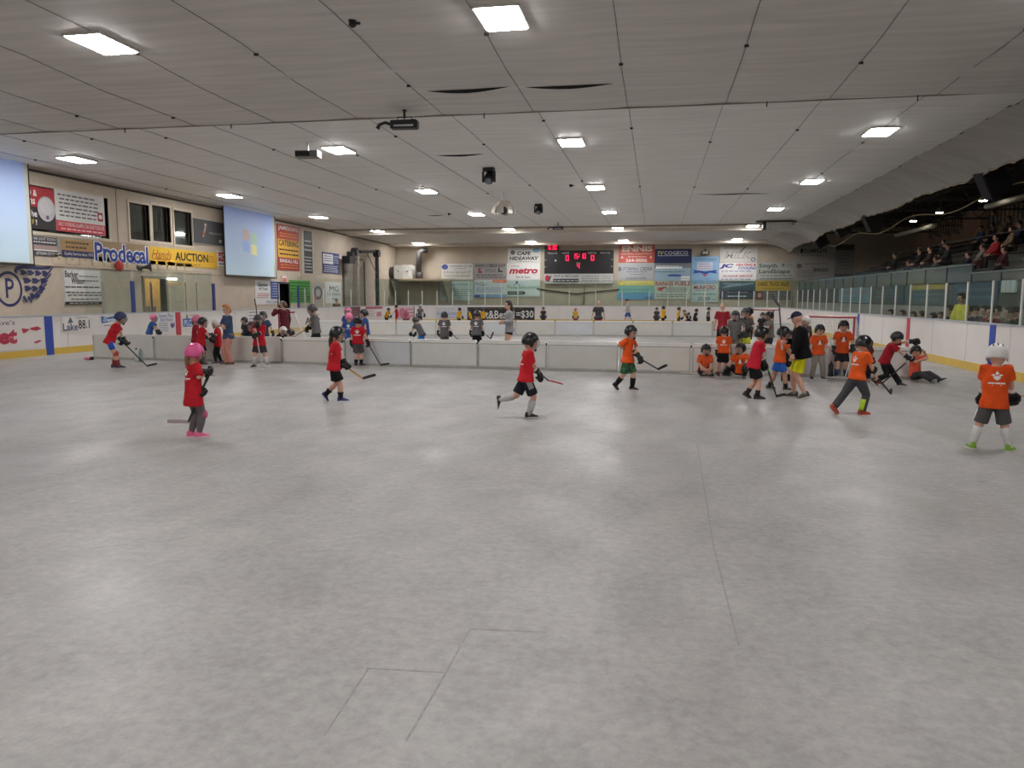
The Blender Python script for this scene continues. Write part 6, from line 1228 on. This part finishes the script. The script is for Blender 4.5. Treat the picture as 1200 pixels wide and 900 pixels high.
bottle(973, 443, (44, 42, 44), (30, 30, 32), 'black water bottle between the two orange children', 1.5)
P = atz(102.5, 422); o = empty('skate_glove', P); tag(o, 'small pink glove lying at the left end of the divider', 'glove')
mb = MB(); mb.ell((0, 0, .05), (.11, .07, .05), 12, 8); hand_mesh(mb, V((.06, 0, .05)), V((1, 0, 0)), V((0, 0, -1)), 1.2, 1.2, 1); gl = mk('glove_body', mb, mat((226, 130, 160), .6), o, local=True); remesh(gl, .012, 1)
mk('cuff', MB().tube([(.1, 0, .05), (.17, .01, .05)], .05, 10), mat((40, 38, 40), .6), o, local=True)
build_stick('pale stick lying on the floor behind the cross legged child', atz(797, 438.5) + V((0, 0, .03)), atz(846, 440.5) + V((0, 0, .03)), V((1, .2, 0)), dict(stickc=(206, 200, 190)))
build_stick('white stick lying on the floor at the feet of the orange children', atz(962, 443.5) + V((0, 0, .03)), atz(1002, 444.5) + V((0, 0, .03)), V((1, .1, 0)), dict(stickc=(206, 202, 196), bladec=(150, 60, 50)))

# ------------------------------------------------------------------ spectators
def seated(kind): return dict(hz=-.24 if kind == 'adult' else -.2, lean=4, feet=[(-.06, .26, .04, 5, 0), (.06, .26, .04, -5, 0)], knee=[(-.1, .5, 1), (.1, .5, 1)], hands=[(-.08, .2, .36), (.08, .2, .36)])
def copy_person(src, loc, heading, label, group, cols):
    r = src.copy(); COL.objects.link(r); r.location = loc; r.rotation_euler = (0, 0, math.radians(heading - 90)); r['label'] = label; r['group'] = group
    PENDCOPY.append((src, r, cols)); return r
PENDCOPY = []
SPG = 'spectators in the dark upper stand'
def tier_pos(px, py, k):
    x = XS + 1.5 + k * TX; p = atx(px, py, x); return V((x, p.y, 2.1 + TZ * (k + 1)))
SH0 = 1.72
adult_seat = seated('adult'); adult_seat['hz'] = .45 / 1.7 - .51 + .03
sp0 = person('seated spectator in a blue top beside the roof column', tier_pos(1150, 285, 4), 190, 1.7, 'adult', adult_seat, dict(shirt=(66, 86, 120), sleeve=1.5, bottoms='pants', bcol=(40, 40, 46), hair=(40, 32, 28)), 2, SPG)
kid_seat = seated('kid'); kid_seat['hz'] = .40 / 1.25 - .47
sp1 = person('seated child spectator in a dark top near the parapet gap', tier_pos(1066, 306, 0), 195, 1.25, 'kid', kid_seat, dict(shirt=(48, 44, 46), sleeve=1.5, bottoms='pants', bcol=(36, 36, 40), hair=(60, 44, 34)), 2, SPG)
sp2 = person('standing spectator in grey highest in the stand', tier_pos(1174, 265, 5) + V((-.35, 0, 0)), 200, 1.72, 'adult', {}, dict(shirt=(112, 108, 106), sleeve=1.5, bottoms='pants', bcol=(44, 42, 44), hair=(36, 30, 28)), 2, SPG)
SPEC = [(sp0, 1164, 279, 4, 'seated spectator in a dark jacket left of the standing grey one', (46, 42, 44)), (sp0, 1183, 280, 5, 'seated spectator in brown right of the standing grey one', (86, 62, 52)),
        (sp0, 1107, 289, 2, 'seated spectator in black under the dark hook rail', (34, 33, 36)), (sp0, 1112, 293, 1, 'seated spectator in dark grey in front of the one in black', (52, 50, 54)),
        (sp0, 1091, 299, 1, 'seated spectator in dark brown left of the pair', (58, 46, 42)), (sp0, 1079, 298, 1, 'seated spectator in charcoal far along the stand', (44, 44, 48)),
        (sp0, 1050, 303, 1, 'seated spectator in dim green farthest along the stand', (50, 56, 50)), (sp0, 1168, 300, 1, 'seated spectator in a red top low in the stand', (170, 50, 56)),
        (sp0, 1186, 296, 2, 'seated spectator in tan low at the right edge', (104, 86, 72)), (sp0, 1195, 286, 3, 'seated spectator in navy at the right picture edge', (40, 46, 66)),
        (sp1, 1136, 306, 0, 'seated child spectator in dark blue by the parapet gap', (44, 52, 70)), (sp1, 1098, 307, 0, 'seated child spectator in grey at the parapet', (80, 78, 78)), (sp1, 1178, 306, 0, 'seated child spectator in maroon at the right parapet', (96, 40, 46)), (sp1, 1152, 304, 1, 'seated child spectator in light grey below the blue top', (130, 128, 126))]
for src, px, py, k, lb, rgb in SPEC: copy_person(src, tier_pos(px, py, k), 190 + random.uniform(-12, 12), lb, SPG, rgb)
# rink level behind the glass: bench and people
bench = mk('spectator_bench', MB().box(9.1, 9.5, 13, 34, .62, .67), mat((90, 76, 62), .6)); tag(bench, 'low bench along the foot of the stand wall', 'bench', 'benches behind the right glass')
for y in range(14, 34, 3): mk('bench_leg', MB().box(9.2, 9.4, y - .04, y + .04, .22, .62), mat((60, 58, 58), .5), bench)
GPG = 'people behind the right glass'; LN = [0]
bench = mk('spectator_bench', MB().box(8.45, 8.85, 13, 34, .62, .67), mat((90, 76, 62), .6)); tag(bench, 'low bench nearest the right glass', 'bench', 'benches behind the right glass')
for y in range(14, 34, 3): mk('bench_leg', MB().box(8.55, 8.75, y - .04, y + .04, .22, .62), mat((60, 58, 58), .5), bench)
def lane(px, x=9.25): p = atx(px, 365, x); return V((x, p.y, .22))
ls = dict(adult_seat); ls['hz'] = .45 / 1.7 - .51 + .03
g0 = person('seated person in a bright yellow vest behind the right glass', lane(1128, 8.15), 200, 1.68, 'adult', dict(hands=[(-.15, .1, .5), (.15, .1, .5)]), dict(shirt=(226, 214, 80), sleeve=1.5, bottoms='pants', bcol=(60, 60, 64), hair=(60, 48, 40)), 2, GPG)
g0['label'] = 'standing person in a bright yellow vest behind the right glass'
g1 = person('seated person in black behind the right glass by the blue line', lane(1157), 190, 1.7, 'adult', ls, dict(shirt=(36, 35, 38), sleeve=1.5, bottoms='pants', bcol=(40, 40, 44), hair=(46, 36, 30)), 2, GPG)
g2 = person('seated child in dark grey behind the right glass by the red line', lane(1060), 190, 1.3, 'kid', kid_seat, dict(shirt=(56, 54, 56), sleeve=1.5, bottoms='pants', bcol=(36, 36, 40), hair=(60, 46, 36)), 2, GPG)
for px, src, lb, rgb in [(1138, g1, 'seated person in charcoal right of the yellow vest', (50, 49, 52)), (1146, g1, 'seated person in navy second right of the yellow vest', (40, 44, 60)), (1163.5, g1, 'seated person in dark red right of the one in black', (120, 44, 50)), (1172, g1, 'seated person in beige near the blue line', (150, 120, 104)), (1186, g1, 'seated person in black and grey near the right edge', (66, 64, 66)), (1193, g1, 'seated person in green tones at the right edge behind glass', (60, 72, 56)),
                         (1117, g1, 'seated person in dim black left of the yellow vest', (42, 40, 42)), (1104, g2, 'seated child in black left of the person in dim black', (34, 33, 35)), (1096.5, g2, 'seated child in brown between two glass posts', (74, 60, 52)), (1083, g2, 'seated child in dim blue right of the red line', (52, 60, 76)), (1072, g2, 'seated child in grey just right of the red line', (88, 84, 82)), (1046, g2, 'seated child in maroon left of the red line', (88, 46, 50))]:
    LN[0] += 1; copy_person(src, lane(px, (9.28, 8.62)[LN[0] % 2]) + V((0, random.uniform(-.06, .06), 0)), 190 + random.uniform(-25, 25), lb, GPG, rgb)

# ================================================================== FINISH: bake modifiers once, prints, lettering, copies
dg = bpy.context.evaluated_depsgraph_get(); dg.update()
baked = []
for o, post in FINAL: baked.append((o, post, bpy.data.meshes.new_from_object(o.evaluated_get(dg))))
tb = [(bpy.data.meshes.new_from_object(t[0].evaluated_get(dg)), t) for t in TEXTS]
for o, post, me in baked:
    old = o.data; ms = list(old.materials); o.modifiers.clear(); o.data = me; me.name = o.name
    me.materials.clear()
    for m in ms: me.materials.append(m)
    me.polygons.foreach_set('material_index', [0] * len(me.polygons))
    me.polygons.foreach_set('use_smooth', [True] * len(me.polygons))
    if post: post(me)
    me.update(); bpy.data.meshes.remove(old)
for so, c, r, s, f, sg_, polys, m, H in PRINTS:
    bv = BVHTree.FromPolygons([v.co.copy() for v in so.data.vertices], [tuple(p.vertices) for p in so.data.polygons]); mb = MB(); sgn = 1 if sg_ > 0 else -1
    for poly in polys:
        vs = []
        for a, b in poly:
            oo = c + r * (a * H * -sgn) + s * (b * H) + f * (sgn * .3 * H); hit = bv.ray_cast(oo, -f * sgn)
            if hit[0] is None: vs = None; break
            vs.append(hit[0] + f * (sgn * (.004 if abs(sg_) == 1 else .007)))
        if vs: mb.add(vs, [tuple(range(len(vs)))])
    if mb.v: mk('shirt_print', mb, m, so, local=True)
for me, (t, parent, pl, (a, b, z0, z1, off), m) in tb:
    if len(me.vertices):
        xs_ = [v.co.x for v in me.vertices]; ys_ = [v.co.y for v in me.vertices]; x0, x1, y0, y1 = min(xs_), max(xs_), min(ys_), max(ys_); og = ORG[parent.name]
        for v in me.vertices:
            u = a + (b - a) * (v.co.x - x0) / max(1e-6, x1 - x0); z = z0 + (z1 - z0) * (v.co.y - y0) / max(1e-6, y1 - y0); v.co = pl(u, z, off) - og
        me.materials.clear(); o = link('lettering', me, m, parent)
    c = t.data; bpy.data.objects.remove(t); bpy.data.curves.remove(c)
for src, r, rgb in PENDCOPY:
    for ch in list(src.children):
        if ch.name.split('.')[0] == 'skip': continue
        c = ch.copy(); COL.objects.link(c); c.parent = r
        if ch.name.startswith('shirt'): c.material_slots[0].link = 'OBJECT'; c.material_slots[0].material = cloth(rgb)
        for g in ch.children:
            d = g.copy(); COL.objects.link(d); d.parent = c
